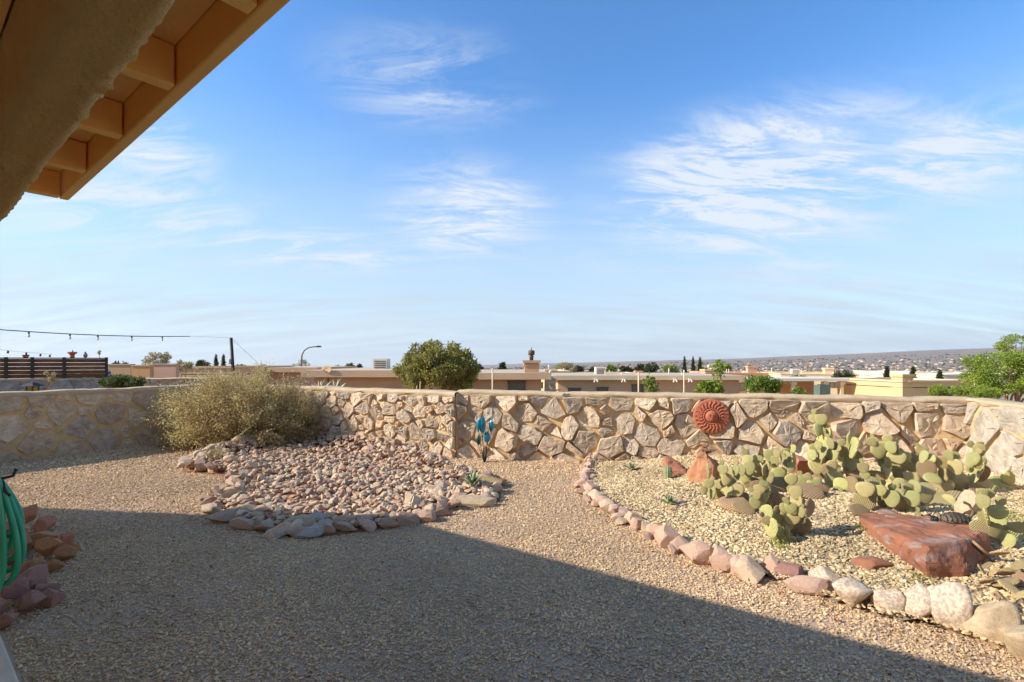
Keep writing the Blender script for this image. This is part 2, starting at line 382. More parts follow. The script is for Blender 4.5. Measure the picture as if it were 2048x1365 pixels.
def clumps(g, c, rad, k, size, flat=1.0, bottom=-.9):
    """clump centres scattered over an ellipsoidal crown"""
    out = []; S = []
    while len(out) < k:
        d = g.normal(size=3); d /= np.linalg.norm(d)
        if d[2] < bottom: continue
        r = g.uniform(.35, 1.0) ** .5 * .86
        out.append(np.array(c) + d * r * np.array(rad)); s = size * g.uniform(.6, 1.35); S.append((s, s, s * flat))
    return out, S
def plant(name, label, cat, base, crown_c, crown_r, k, csize, n, lsize, lmat, seed, group=None, trunk=True, tmat=None, tr=.05, flat=.8, asp=.5, bottom=-.9, limbs=6, crownname='crown'):
    g = np.random.RandomState(seed); root = thing(name, label, cat, base, 0, group)
    b = Vector(base); C, S = clumps(g, Vector(crown_c) - b, crown_r, k, csize, flat, bottom)
    V, Fc = leaves(C, S, n, lsize, g, asp=asp)
    link(crownname, arr_mesh(crownname, V, Fc), lmat, root)
    if trunk:
        mb = MB(); top = Vector(crown_c) - b
        mb.tube([(0, 0, -.1), top * .3, top * .62], [tr, tr * .8, tr * .55], 7)
        for i in range(limbs):
            c = Vector(C[int(g.randint(len(C)))]); mid = top * .45 + (c - top * .45) * .5 + Vector(g.uniform(-.08, .08, 3)) * top.length
            mb.tube([top * .35, mid, c], [tr * .6, tr * .38, tr * .12], 5)
        mb.build('trunk', tmat or MT['twig'], root, None, True)
    return root
# ------------------------------------------------------------------ layout of the yard (metres; camera over the origin, looking along +Y)
W_COR = Vector((6.14, 6.70, 0))                  # back-right corner of the yard wall
W_STEP = Vector((-0.93, 8.22, 0))                # vertical joint in the back wall
W_LCOR = Vector((-6.02, 10.95, 0))               # back-left corner (behind the bush)
W_LN = Vector((-10.2, 4.82, 0))                  # left wall, near end (outside the picture)
W_RN = Vector((5.02, 3.1, 0))                    # right wall, near end (outside the picture)
E_DIR = Vector((-0.78, 0.627, 0)).normalized()   # along the eave
M_DIR = Vector((E_DIR.y, -E_DIR.x, 0))           # out of the house, into the yard
def hp(c, t, z=0.0): return M_DIR * c + E_DIR * t + Vector((0, 0, z))

def in_poly(P, poly):
    x, y = P[:, 0], P[:, 1]; ins = np.zeros(len(P), bool); n = len(poly)
    for i in range(n):
        x1, y1 = poly[i][0], poly[i][1]; x2, y2 = poly[(i + 1) % n][0], poly[(i + 1) % n][1]
        c = (y1 > y) != (y2 > y)
        with np.errstate(divide='ignore', invalid='ignore'):
            ins ^= c & (x < (x2 - x1) * (y - y1) / (y2 - y1 + 1e-12) + x1)
    return ins
def poly_dist(P, line):
    P = np.asarray(P, float)[:, :2]; best = np.full(len(P), 1e9)
    for a, b in zip(line[:-1], line[1:]):
        a = np.array(a[:2]); b = np.array(b[:2]); ab = b - a
        t = np.clip(((P - a) @ ab) / (ab @ ab + 1e-12), 0, 1); q = a + t[:, None] * ab
        best = np.minimum(best, np.hypot(*(P - q).T))
    return best

EDGE_PX = [(1183, 928), (1170, 945), (1168, 968), (1180, 998), (1213, 1022), (1262, 1048), (1318, 1083), (1378, 1115), (1440, 1140), (1515, 1162), (1598, 1190), (1680, 1222), (1760, 1250), (1830, 1262), (1905, 1283), (2000, 1312), (2110, 1362)]
EDGE = [gnd(*p) for p in EDGE_PX]
BED_POLY = [tuple(p[:2]) for p in EDGE] + [(3.3, 1.6), (4.6, 1.2), (5.15, 3.0), (6.2, 6.75), (1.0, 7.95)]
EDGE_T = [tuple(p[:2]) for p in EDGE]
def zbed(x, y):
    d = poly_dist(np.array([[x, y]]), EDGE_T)[0]
    return .03 + .17 * smooth(0, 1.9, d)

ROCK_PX = [(416, 1005), (428, 1035), (470, 1056), (545, 1072), (610, 1080), (690, 1070), (780, 1058), (860, 1040), (905, 1018), (945, 1014), (1000, 1004), (1003, 965), (930, 948), (880, 930), (800, 905), (715, 893), (675, 884), (610, 874), (520, 888), (455, 905), (385, 922), (365, 945), (440, 950), (455, 968)]
ROCK_POLY = [tuple(gnd(*p)[:2]) for p in ROCK_PX]

YARD = [tuple(v[:2]) for v in (W_LN + Vector((-.2, -.3, 0)), W_LCOR + Vector((-.1, .2, 0)), W_STEP + Vector((0, .3, 0)), W_COR + Vector((.2, .2, 0)), W_RN + Vector((.2, -.4, 0)))] + [(4.5, -3), (-6, -3)]

# ------------------------------------------------------------------ ground out to the horizon
YS = np.array([-2e4, 9, 25, 40, 70, 150, 400, 1000, 3000, 5000, 2e4]); ZS = np.array([-.35, -.35, -2.0, -3.0, -4.6, -8, -17, -33, -62, -66, -66])
def zterr(x, y):
    y = np.asarray(y, float); x = np.asarray(x, float); r = np.hypot(x, y); yy = np.where(y > 0, np.maximum(y, r * .72), -1)
    z = np.interp(yy, YS, ZS); u = np.clip(x / np.maximum(y, 1e-3), -1.4, 1.4); u = np.where(y > 0, u, np.sign(x) * 1.4)
    lift = np.clip((u + .1) / .5, 0, 1) * .7 + .3
    near = np.clip(1 - yy / 160, 0, 1); z = np.where(y > 0, z * (lift * near + (1 - near)), z)
    ridge = EYE - (738 - (u + .124) * 37 - HOR) / F * 9000
    ridge = ridge + 7 * np.sin(u * 9) + 4 * np.sin(u * 23 + 1)
    t = np.clip((yy - 2600) / (9000 - 2600), 0, 1); t = t * t * (3 - 2 * t)
    return z * (1 - t) + ridge * t
def make_terrain():
    na, rs = 220, np.concatenate([[0.0], np.geomspace(3, 15000, 96)])
    th = np.linspace(0, 2 * math.pi, na, endpoint=False)
    X = np.outer(rs, np.sin(th)); Y = np.outer(rs, np.cos(th)); Z = zterr(X, Y)
    V = np.stack([X, Y, Z], -1).reshape(-1, 3); Fc = []
    for i in range(len(rs) - 1):
        for j in range(na):
            Fc.append((i * na + j, i * na + (j + 1) % na, (i + 1) * na + (j + 1) % na, (i + 1) * na + j))
    def ex(N, L, vec, col, oi):
        # scrub and built-up speckle of a desert town, seen from far
        def vor(scale, lo, hi, c, col, amt):
            v = N.new('ShaderNodeTexVoronoi'); L.new(vec, v.inputs['Vector']); v.inputs['Scale'].default_value = scale
            mr = N.new('ShaderNodeMapRange'); L.new(v.outputs['Distance'], mr.inputs[0]); mr.inputs[1].default_value = lo; mr.inputs[2].default_value = hi; mr.inputs[3].default_value = amt; mr.inputs[4].default_value = 0
            mx = N.new('ShaderNodeMix'); mx.data_type = 'RGBA'; L.new(mr.outputs[0], mx.inputs[0]); L.new(col, mx.inputs[6]); mx.inputs[7].default_value = (*c, 1); return mx.outputs[2]
        col = vor(.035, .30, .55, (.10, .085, .05), col, .85)
        col = vor(.011, .25, .5, (.13, .10, .06), col, .6)
        col = vor(.017, .10, .16, (.62, .54, .45), col, .9)
        return col
    m = pmat('desert_ground', (.36, .24, .15), (.26, .17, .10), .004, .95, 0, extra=ex)
    o = link('ground', arr_mesh('ground', V, np.array(Fc)), m); tag(o, kind='structure'); o.data.polygons.foreach_set('use_smooth', [True] * len(o.data.polygons))
make_terrain()

def make_yard():
    me = bpy.data.meshes.new('yard'); me.from_pydata([(x, y, 0) for x, y in YARD], [], [tuple(range(len(YARD)))]); me.update()
    o = link('gravel_yard', me, MT['gravel_sheet']); tag(o, kind='structure')
    if me.polygons[0].normal.z < 0: me.flip_normals()
    # bed: raised sheet behind the edging
    xs = np.arange(.6, 6.5, .08); ys = np.arange(1.2, 8.2, .08); GX, GY = np.meshgrid(xs, ys, indexing='ij')
    P = np.stack([GX.ravel(), GY.ravel()], -1); dd = poly_dist(P, EDGE_T); ins = in_poly(P, BED_POLY) & (dd > .055)
    t = np.clip(dd / 1.9, 0, 1); Z = .17 * t * t * (3 - 2 * t) + .03 * np.clip(dd / .12, 0, 1) + .002 + .012 * np.clip(dd / .3, 0, 1) * np.sin(P[:, 0] * 7.1) * np.sin(P[:, 1] * 5.7)
    ny = len(ys); Fc = []
    for i in range(len(xs) - 1):
        for j in range(ny - 1):
            q = (i * ny + j, (i + 1) * ny + j, (i + 1) * ny + j + 1, i * ny + j + 1)
            if ins[list(q)].all(): Fc.append(q)
    o = link('planting_bed', arr_mesh('bed', np.column_stack([P, Z]), Fc), MT['bed_sheet']); tag(o, kind='structure')
make_yard()

def pebbles(name, P, S, mat, label, seed):
    """loose gravel: one object, stones instanced on points by geometry nodes"""
    g = np.random.RandomState(seed); n = len(P)
    me = bpy.data.meshes.new(name); me.vertices.add(n); me.vertices.foreach_set('co', np.asarray(P, np.float32).ravel()); me.update()
    a = me.attributes.new('scl', 'FLOAT_VECTOR', 'POINT')
    sc = S[:, None] * np.stack([g.uniform(.75, 1.5, n), g.uniform(.65, 1.0, n), g.uniform(.3, .6, n)], -1)
    a.data.foreach_set('vector', sc.astype(np.float32).ravel())
    a = me.attributes.new('rot', 'FLOAT_VECTOR', 'POINT')
    rt = np.stack([g.normal(0, .35, n), g.normal(0, .35, n), g.uniform(0, 6.28, n)], -1); a.data.foreach_set('vector', rt.astype(np.float32).ravel())
    o = link(name, me); tag(o, label, 'gravel', kind='stuff')
    ng = bpy.data.node_groups.new(name, 'GeometryNodeTree')
    ng.interface.new_socket('Geometry', in_out='INPUT', socket_type='NodeSocketGeometry'); ng.interface.new_socket('Geometry', in_out='OUTPUT', socket_type='NodeSocketGeometry')
    N = ng.nodes; L = ng.links
    gi = N.new('NodeGroupInput'); go = N.new('NodeGroupOutput'); ip = N.new('GeometryNodeInstanceOnPoints')
    mtp = N.new('GeometryNodeMeshToPoints'); L.new(gi.outputs[0], mtp.inputs[0])
    ic = N.new('GeometryNodeMeshIcoSphere'); ic.inputs['Radius'].default_value = 1; ic.inputs['Subdivisions'].default_value = 1
    sp = N.new('GeometryNodeSetPosition'); L.new(ic.outputs[0], sp.inputs[0])
    nz = N.new('ShaderNodeTexNoise'); nz.inputs['Scale'].default_value = 1.3
    sb = N.new('ShaderNodeVectorMath'); sb.operation = 'SUBTRACT'; L.new(nz.outputs['Color'], sb.inputs[0]); sb.inputs[1].default_value = (.5, .5, .5)
    ml = N.new('ShaderNodeVectorMath'); ml.operation = 'SCALE'; L.new(sb.outputs[0], ml.inputs[0]); ml.inputs['Scale'].default_value = 1.1
    L.new(ml.outputs[0], sp.inputs['Offset'])
    sm = N.new('GeometryNodeSetMaterial'); sm.inputs['Material'].default_value = mat; L.new(sp.outputs[0], sm.inputs[0])
    def attr(nm):
        q = N.new('GeometryNodeInputNamedAttribute'); q.data_type = 'FLOAT_VECTOR'; q.inputs[0].default_value = nm; return q.outputs[0]
    L.new(mtp.outputs[0], ip.inputs['Points']); L.new(sm.outputs[0], ip.inputs['Instance'])
    e2r = N.new('FunctionNodeEulerToRotation'); L.new(attr('rot'), e2r.inputs[0]); L.new(e2r.outputs[0], ip.inputs['Rotation']); L.new(attr('scl'), ip.inputs['Scale'])
    L.new(ip.outputs[0], go.inputs[0])
    md = o.modifiers.new('stones', 'NODES'); md.node_group = ng
    return o
def scatter_gravel():
    g = np.random.RandomState(3); out = []; sz = []
    for (y0, y1, dens, s) in ((1.6, 3.6, 7800, .0058), (3.6, 5.2, 7000, .0058), (5.2, 7.2, 4600, .0068), (7.2, 11.2, 2300, .0092)):
        A = (2 * (1.12 * y1 + .9)) * (y1 - y0); n = int(A * dens)
        P = np.stack([g.uniform(-1, 1, n) * (1.12 * y1 + .9), g.uniform(y0, y1, n)], -1)
        P = P[np.abs(P[:, 0]) < 1.12 * P[:, 1] + .8]
        P = P[in_poly(P, YARD)]; P = P[~(in_poly(P, BED_POLY) & (poly_dist(P, EDGE_T) > .10))]
        P = P[(P[:, 0] * M_DIR.x + P[:, 1] * M_DIR.y) > .42]
        w_ = np.array([mnoise.fractal(Vector((p[0] * .8, p[1] * 1.1, 4)), 1, 2, 3) for p in P]); P = P[g.uniform(0, 1, len(P)) < np.clip(.92 + w_ * .7, .35, 1)]
        out.append(P); sz.append(s * np.clip(g.lognormal(0, .33, len(P)), .5, 2.3))
    P = np.concatenate(out); S = np.concatenate(sz); Z = S * .25 + g.uniform(0, .004, len(S))
    pebbles('gravel', np.column_stack([P, Z]), S, MT['pebble'], 'fine beige and grey gravel covering the yard floor', 4)
    n = 150000; P = np.stack([g.uniform(.6, 6.4, n), g.uniform(1.2, 8.2, n)], -1); P = P[in_poly(P, BED_POLY)]; P = P[P[:, 0] < 1.12 * P[:, 1] + 2.2]; P = P[poly_dist(P, EDGE_T) > .07]
    d = poly_dist(P, EDGE_T); t = np.clip(d / 1.9, 0, 1); Zb = .03 + .17 * t * t * (3 - 2 * t) + .012 * np.sin(P[:, 0] * 7.1) * np.sin(P[:, 1] * 5.7)
    S = .0108 * np.clip(g.lognormal(0, .3, len(P)), .5, 2.0)
    pebbles('cream_gravel', np.column_stack([P, Zb + S * .3 + g.uniform(0, .006, len(S))]), S, MT['pebble_cream'], 'cream coloured pebble mulch filling the cactus bed', 5)
scatter_gravel()

# ------------------------------------------------------------------ rubble stone walls
def clip_half(poly, p, n):
    """keep the side of the polygon where (q-p).n <= 0"""
    out = []
    for i in range(len(poly)):
        a, b = poly[i], poly[(i + 1) % len(poly)]; da = (a - p) @ n; db = (b - p) @ n
        if da <= 0: out.append(a)
        if (da < 0 < db) or (db < 0 < da): out.append(a + (b - a) * (da / (da - db)))
    return out
def stone_wall(name, label, A, B, h, seed, sw=.30, sh=.215, prot=(.02, .075), gap=.026, th=.28, mats=('stone',), mw=None, capdrop=.085, undul=.022, zb=-.5, x0=0.0, drop=.14, mortar='mortar', cap='cap', skew=.0, cap_over=.02):
    g = np.random.RandomState(seed); A = Vector(A); B = Vector(B); Lw = (B - A).length; ang = math.atan2(B.y - A.y, B.x - A.x)
    root = thing(name, label, 'stone wall', A, ang)
    # mortar core with a lumpy face
    nx = max(2, int(Lw / .05)); nz = int((h + .1) / .05); xs = np.linspace(0, Lw, nx); zs = np.concatenate([[zb], np.linspace(-.1, h - .03, nz)])
    V = []; Fc = []
    for x in xs:
        for z in zs: V.append((x, mnoise.fractal(Vector((x * 5 + seed, z * 5, 1)), 1, 2, 3) * .012, z))
    k = len(zs)
    for i in range(nx - 1):
        for j in range(k - 1): Fc.append((i * k + j, (i + 1) * k + j, (i + 1) * k + j + 1, i * k + j + 1))
    o0 = len(V); V += [(0, th, zb), (Lw, th, zb), (Lw, th, h - .03), (0, th, h - .03), (0, .02, zb), (Lw, .02, zb), (Lw, .02, h - .03), (0, .02, h - .03)]
    Fc += [(o0 + 1, o0, o0 + 3, o0 + 2), (o0 + 4, o0 + 7, o0 + 3, o0), (o0 + 5, o0 + 1, o0 + 2, o0 + 6), (o0 + 7, o0 + 6, o0 + 2, o0 + 3)]
    link('mortar', arr_mesh('mortar', V, Fc), MT[mortar], root, None, False)
    # rounded cap
    prof = [(-.010, -capdrop), (-cap_over - .012, -capdrop * .55), (-cap_over - .008, -.018), (.012, .0), (th * .5, .006), (th - .01, 0), (th + .02, -.03), (th + .01, -.1)]
    V = []; Fc = []; nc = max(3, int(Lw / .06))
    for i in range(nc + 1):
        x = Lw * i / nc
        for q, (y, z) in enumerate(prof):
            w = mnoise.fractal(Vector((x * 1.6, seed * 2.2, 0)), 1, 2, 3) * undul + mnoise.fractal(Vector((x * 7, q * .8, seed)), 1, 2, 3) * .007
            dy = mnoise.fractal(Vector((x * 5, q * .9 + 9, seed)), 1, 2, 3) * .009
            if q == 0: w += mnoise.noise(Vector((x * 4.3, 3.3, seed))) * .045; dy = 0
            V.append((x, y + dy, h + z + w))
    k = len(prof)
    for i in range(nc):
        for j in range(k - 1): Fc.append((i * k + j, (i + 1) * k + j, (i + 1) * k + j + 1, i * k + j + 1))
    me = arr_mesh('cap', V, Fc); bm = bmesh.new(); bm.from_mesh(me); ee = [e for e in bm.edges if e.is_boundary]
    bmesh.ops.recalc_face_normals(bm, faces=bm.faces); bm.to_mesh(me); bm.free()
    link('cap', me, MT[cap], root, None, True)
    # stone cells: clipped bisectors of jittered sites
    H0, H1 = -.08, h - capdrop * .72; sites = []; rad = []
    tries = 0; rmin, rmax = sw * .20, sw * .52
    while tries < 2600 * max(1, Lw / 3):
        tries += 1; f = 1 - tries / (2600 * max(1, Lw / 3)); r = rmin + (rmax - rmin) * (f ** 1.3) * g.uniform(.75, 1.0)
        p = np.array([g.uniform(x0, Lw), g.uniform(H0, H1)])
        if sites:
            S_ = np.array(sites); dd = np.hypot((S_[:, 0] - p[0]) * .85, (S_[:, 1] - p[1]) * 1.15)
            if (dd < (np.array(rad) + r) * .92).any(): continue
        sites.append(p); rad.append(r)
    st = np.array(sites); rad = np.array(rad)
    mats_n = len(mats); nst = 0
    for i, s in enumerate(st):
        poly = [np.array(q) for q in ((x0 + .012, H0), (Lw - .012, H0), (Lw - .012, H1 - abs(g.normal(0, .02))), (x0 + .012, H1 - abs(g.normal(0, .02))))]
        dist = np.hypot(st[:, 0] - s[0], (st[:, 1] - s[1]) * 1.2); near = np.argsort(dist)[1:16]
        for j in near:
            v = st[j] - s; ln = np.linalg.norm(v)
            if ln < 1e-6: continue
            nrm = v / ln; mid = s + v * np.clip(.5 + (rad[i] ** 2 - rad[j] ** 2) / (2 * ln * ln), .15, .85)
            ra = g.normal(0, .16); nrm = np.array([nrm[0] * math.cos(ra) - nrm[1] * math.sin(ra), nrm[0] * math.sin(ra) + nrm[1] * math.cos(ra)])
            poly = clip_half(poly, mid - nrm * gap * g.uniform(.15, 1.1), nrm)
            if len(poly) < 3: break
        if len(poly) < 3: continue
        pp = np.array(poly); c = pp.mean(0); ext = pp.max(0) - pp.min(0)
        if ext.min() < .05: continue
        # drop very short edges, chip the corners
        q = [pp[0]]
        for p in pp[1:]:
            if np.linalg.norm(p - q[-1]) > .03: q.append(p)
        if len(q) < 3: continue
        ch = []
        for a_i in range(len(q)):
            a, b = q[a_i - 1], q[a_i]; n2 = q[(a_i + 1) % len(q)]; e1 = min(.020, .3 * np.linalg.norm(a - b)) * g.uniform(.3, 1); e2 = min(.020, .3 * np.linalg.norm(n2 - b)) * g.uniform(.3, 1)
            p1 = b + (a - b) / (np.linalg.norm(a - b) + 1e-9) * e1; p2 = b + (n2 - b) / (np.linalg.norm(n2 - b) + 1e-9) * e2
            ch += [p1, p2]
        ring = []
        for a_i in range(len(ch)):
            a, b = ch[a_i], ch[(a_i + 1) % len(ch)]; ring.append(a)
            if np.linalg.norm(b - a) > .11: ring.append((a + b) / 2 + g.normal(0, .005, 2))
        ring = np.array(ring) + g.normal(0, .003, (len(ring), 2)); c = ring.mean(0); n = len(ring)
        p = g.uniform(*prot); tilt = g.normal(0, .15, 2) * (prot[1] / .075); tw = g.uniform(0, 6.28)
        def dep(v, f): return -max(.004, p * f + (v - c) @ tilt)
        VV = []
        for f, sc, nz_ in ((-.5, 1.03, 0), (.74, 1.0, .004), (1.0, .955, .004), (1.02, .62, .005), (1.02, .3, .006)):
            for v in ring:
                w = c + (v - c) * sc
                y = .025 if f < 0 else dep(w, f) - g.normal(0, nz_)
                VV.append((w[0] - c[0], y, w[1] - c[1]))
        VV.append((0, dep(c, 1.12), 0)); Fq = []
        for lv in range(4):
            for a_i in range(n):
                b_i = (a_i + 1) % n; Fq += [(lv * n + a_i, lv * n + b_i, (lv + 1) * n + b_i), (lv * n + a_i, (lv + 1) * n + b_i, (lv + 1) * n + a_i)]
        Fq += [(4 * n + a_i, 4 * n + (a_i + 1) % n, 5 * n) for a_i in range(n)]
        mn = g.choice(mats_n, p=mw) if mw else g.choice(mats_n)
        link('stone', arr_mesh('stone', VV, Fq), MT[mats[mn]], root, (c[0], 0, c[1])); nst += 1
    return root
wall_r = stone_wall('stone_wall', 'rubble stone wall with the red sun plaque, behind the cactus bed', W_STEP + Vector((.02, .10, 0)), W_COR + Vector((.05, .02, 0)), 1.10, 11, sw=.36, sh=.235, gap=.034, prot=(.022, .095), mats=('stone', 'stone_yellow'), mw=(.96, .04))
wall_b = stone_wall('stone_wall', 'rubble stone wall running from the vertical joint to behind the grey-green bush', W_LCOR, W_STEP, 1.085, 22, sw=.29, sh=.20, gap=.03, prot=(.022, .09))
wall_l = stone_wall('stone_wall', 'shaded stone wall with wide orange mortar joints and a lantern on top', W_LN, W_LCOR, 1.10, 33, sw=.46, sh=.235, prot=(.010, .024), gap=.046, drop=.10)
wall_n = stone_wall('stone_wall', 'sunlit pale stone wall meeting the plaque wall in the corner behind the cacti', W_COR + Vector((-.02, -.0, 0)), W_RN, 1.10, 44, sw=.46, sh=.30, prot=(.012, .05), gap=.02, mats=('stone_pale', 'stone'), mw=(.85, .15), capdrop=.05)

# ------------------------------------------------------------------ house: eave, beam and the wing whose shadow lies on the gravel
def make_house():
    root = thing('house', 'tan stucco house with an open-rafter patio eave and rough plastered beam', 'house', (0, 0, 0))
    ang = math.atan2(E_DIR.y, E_DIR.x)                       # local x = along the eave, local -y = out of the house
    root.rotation_euler = (0, 0, ang)
    root.matrix_basis = Matrix.Rotation(ang, 4, 'Z')
    # local frame: x = t, y = -c
    q = .67                                                  # the eave is low and close overhead
    def zq(z): return EYE + (z - EYE) * q
    CB, WB, ZB0, ZB1 = .286 * q, .125 * q, zq(2.15), zq(2.445)
    T0, T1 = -3.2, 2.96 * q
    r = .02
    # beam: rounded rough-plastered section swept along the eave
    def arc(cx, cz, a0, a1, n=5): return [(cx + r * math.cos(R(a0 + (a1 - a0) * i / n)), cz + r * math.sin(R(a0 + (a1 - a0) * i / n))) for i in range(n + 1)]
    c0, c1 = CB - WB, CB
    def seg(a, b, n): return [(a[0] + (b[0] - a[0]) * i / n, a[1] + (b[1] - a[1]) * i / n) for i in range(1, n)]
    prof = [(c0, ZB1)] + seg((c0, ZB1), (c0, ZB0 + r), 12) + arc(c0 + r, ZB0 + r, 180, 270) + seg((c0 + r, ZB0), (c1 - r, ZB0), 8) + arc(c1 - r, ZB0 + r, 270, 360) + seg((c1, ZB0 + r), (c1, ZB1), 8) + [(c1, ZB1)]
    nt = 800; V = []; Fc = []; k = len(prof)
    for i in range(nt + 1):
        t = T0 + (T1 + .3 - T0) * i / nt
        for (c, z) in prof:
            cc = c - (c0 + c1) / 2; zz = z - (ZB0 + ZB1) / 2; n = Vector((cc / WB, zz / .2)).normalized()
            a = mnoise.fractal(Vector((t * 9, c * 9, z * 9)), 1, 2, 3); b2 = mnoise.fractal(Vector((t * 62, c * 62, z * 62)), 1, 2, 2); m = smooth(-.1, .35, mnoise.noise(Vector((t * 3.1, c * 12, z * 6))) + .12)
            dsp = a * .0018 + max(0, b2 - .05) * .0075 * m
            V.append((t, -(c + n[0] * dsp), z + n[1] * dsp))
    for i in range(nt):
        for j in range(k - 1): Fc.append((i * k + j, (i + 1) * k + j, (i + 1) * k + j + 1, i * k + j + 1))
    link('beam', arr_mesh('beam', V, Fc), MT['stucco'], root, None, True)
    mb = MB(); mb.box(((T0 + T1) / 2, -(c0 - .014), ZB1 - .015), (T1 - T0 + .2, .022, .11)); mb.build('ledger', MT['paint'], root)
    # fascia, rafters, roof panels
    CF, ZF0, ZF1 = .595 * q, zq(2.45), zq(2.60)
    TE = 3.50 * q
    mb = MB(); mb.box(((T0 + TE) / 2, -(CF - .013), (ZF0 + ZF1) / 2), (TE - T0, .026, ZF1 - ZF0)); f = mb.build('fascia', MT['paint'], root)
    bv = f.modifiers.new('edge', 'BEVEL'); bv.width = .004; bv.segments = 2
    ts = [(3.46 - .553 * i) * q for i in range(15)]
    for t in ts:
        mb = MB(); mb.box((t, -(-1.6 + CF - .030) / 2, zq(2.51)), (.034, CF - .030 + 1.6, .084)); o = mb.build('rafter', MT['paint'], root)
        bv = o.modifiers.new('edge', 'BEVEL'); bv.width = .003; bv.segments = 2
    for i in range(14):                                     # sheets between the rafters, joints left open a few millimetres
        for (a, b) in ((-1.6, -.55), (-.543, CF - .028)):
            mb = MB(); mb.box(((ts[i] + ts[i + 1]) / 2, -(a + b) / 2, zq(2.51) + .051), (.366, b - a, .012)); mb.build('roof_panel', MT['panel'], root)
    mb = MB(); mb.box(((T0 + TE) / 2, 1.35 - CF, ZF1 + .013), (TE - T0 + .02, 2.74, .03)); mb.build('roof', MT['concrete'], root)
    # walls: the wing beyond the patio (its parapet and corner throw the shadow) and the wall behind the patio
    zp = 2.54; inv = root.matrix_basis.inverted()
    kink = Vector((-5.33, 4.165, 0)); n0 = hp(CB, T1)
    foot = [n0, kink, kink + Vector((-6.5, .82, 0)), kink + Vector((-7.5, -5, 0)), hp(-2.9, T1)]
    for nm, grow, z0, z1 in (('wall', 0, -.3, zp - .05), ('parapet_cap', .02, zp - .05, zp)):
        ctr = sum(foot, Vector()) / len(foot); ps = [inv @ (p + (p - ctr).normalized() * grow) for p in foot]; n_ = len(ps)
        mb = MB(); mb.add([(p.x, p.y, z0) for p in ps] + [(p.x, p.y, z1) for p in ps], [tuple(range(n_)), tuple(range(2 * n_ - 1, n_ - 1, -1))] + [(i_ + n_, (i_ + 1) % n_ + n_, (i_ + 1) % n_, i_) for i_ in range(n_)])
        mb.build(nm, MT['house_wall'], root)
    mb = MB(); mb.box(((T0 + T1) / 2, 2.95, .95), (T1 - T0, .3, 2.5)); mb.build('wall', MT['house_wall'], root)
    mb = MB(); mb.box((T0 - .2, 1.2, .95), (.3, 3.4, 2.5)); mb.build('wall', MT['house_wall'], root)
    return root
make_house()
def make_patio():
    mb = MB(); c = hp(.40 - 1.5, .0); ang = math.atan2(E_DIR.y, E_DIR.x)
    mb.box((c.x, c.y, -.02), (15, 3.0, .09), ang); o = mb.build('patio', MT['concrete']); tag(o, kind='structure')
    bv = o.modifiers.new('edge', 'BEVEL'); bv.width = .012; bv.segments = 2
make_patio()
# ------------------------------------------------------------------ rocks
ROCKS = [rock_mesh(100 + i, 2, 18 + i % 4, .03, .38, .74) for i in range(14)]
BIGR = [rock_mesh(200 + i, 3, 19 + i % 5, .04, .42, .78) for i in range(12)]
SMOOTHR = [rock_mesh(300 + i, 3, 16, .10, .50, .82) for i in range(8)]
for me in SMOOTHR: me.polygons.foreach_set('use_smooth', [True] * len(me.polygons))
_variants = {}
def rock_obj(name, lib, i, mat, loc, scl, rot, label=None, cat='rock', group=None, parent=None):
    key = (id(lib), i % len(lib), mat)
    if key not in _variants:
        me = lib[i % len(lib)].copy(); me.materials.clear(); me.materials.append(MT[mat]); _variants[key] = me
    o = bpy.data.objects.new(name, _variants[key]); COL.objects.link(o)
    o.location = loc; o.scale = scl; o.rotation_euler = rot
    if parent is not None: o.parent = parent
    if label: tag(o, label, cat, group)
    return o
def hull_rock(name, pts, mat, label=None, cat='rock', cuts=3, rough=.012, seed=1, bev=.02, group=None):
    c = sum((Vector(p) for p in pts), Vector()) / len(pts); zmin = min(p[2] for p in pts); c.z = zmin
    bm = bmesh.new()
    for p in pts: bm.verts.new(Vector(p) - c)
    r = bmesh.ops.convex_hull(bm, input=bm.verts); dele = [e for e in r['geom_interior'] if isinstance(e, bmesh.types.BMVert)]
    bmesh.ops.delete(bm, geom=dele, context='VERTS')
    bmesh.ops.dissolve_limit(bm, angle_limit=R(6), verts=bm.verts, edges=bm.edges)
    bmesh.ops.bevel(bm, geom=list(bm.edges), offset=bev, segments=2, affect='EDGES', profile=.6)
    bmesh.ops.triangulate(bm, faces=bm.faces)
    for _ in range(cuts):
        L = [e for e in bm.edges if e.calc_length() > .05]
        if L: bmesh.ops.subdivide_edges(bm, edges=L, cuts=1)
        bmesh.ops.triangulate(bm, faces=bm.faces)
    bm.normal_update()
    for v in bm.verts:
        n = mnoise.fractal(v.co * 6 + Vector((seed, 0, 0)), 1, 2, 4) * rough + (mnoise.cell(v.co * 9 + Vector((0, seed, 0)))) * rough * .5
        v.co += v.normal * n
    me = bpy.data.meshes.new(name); bm.to_mesh(me); bm.free()
    o = link(name, me, MT[mat], None, c)
    return tag(o, label, cat, group)

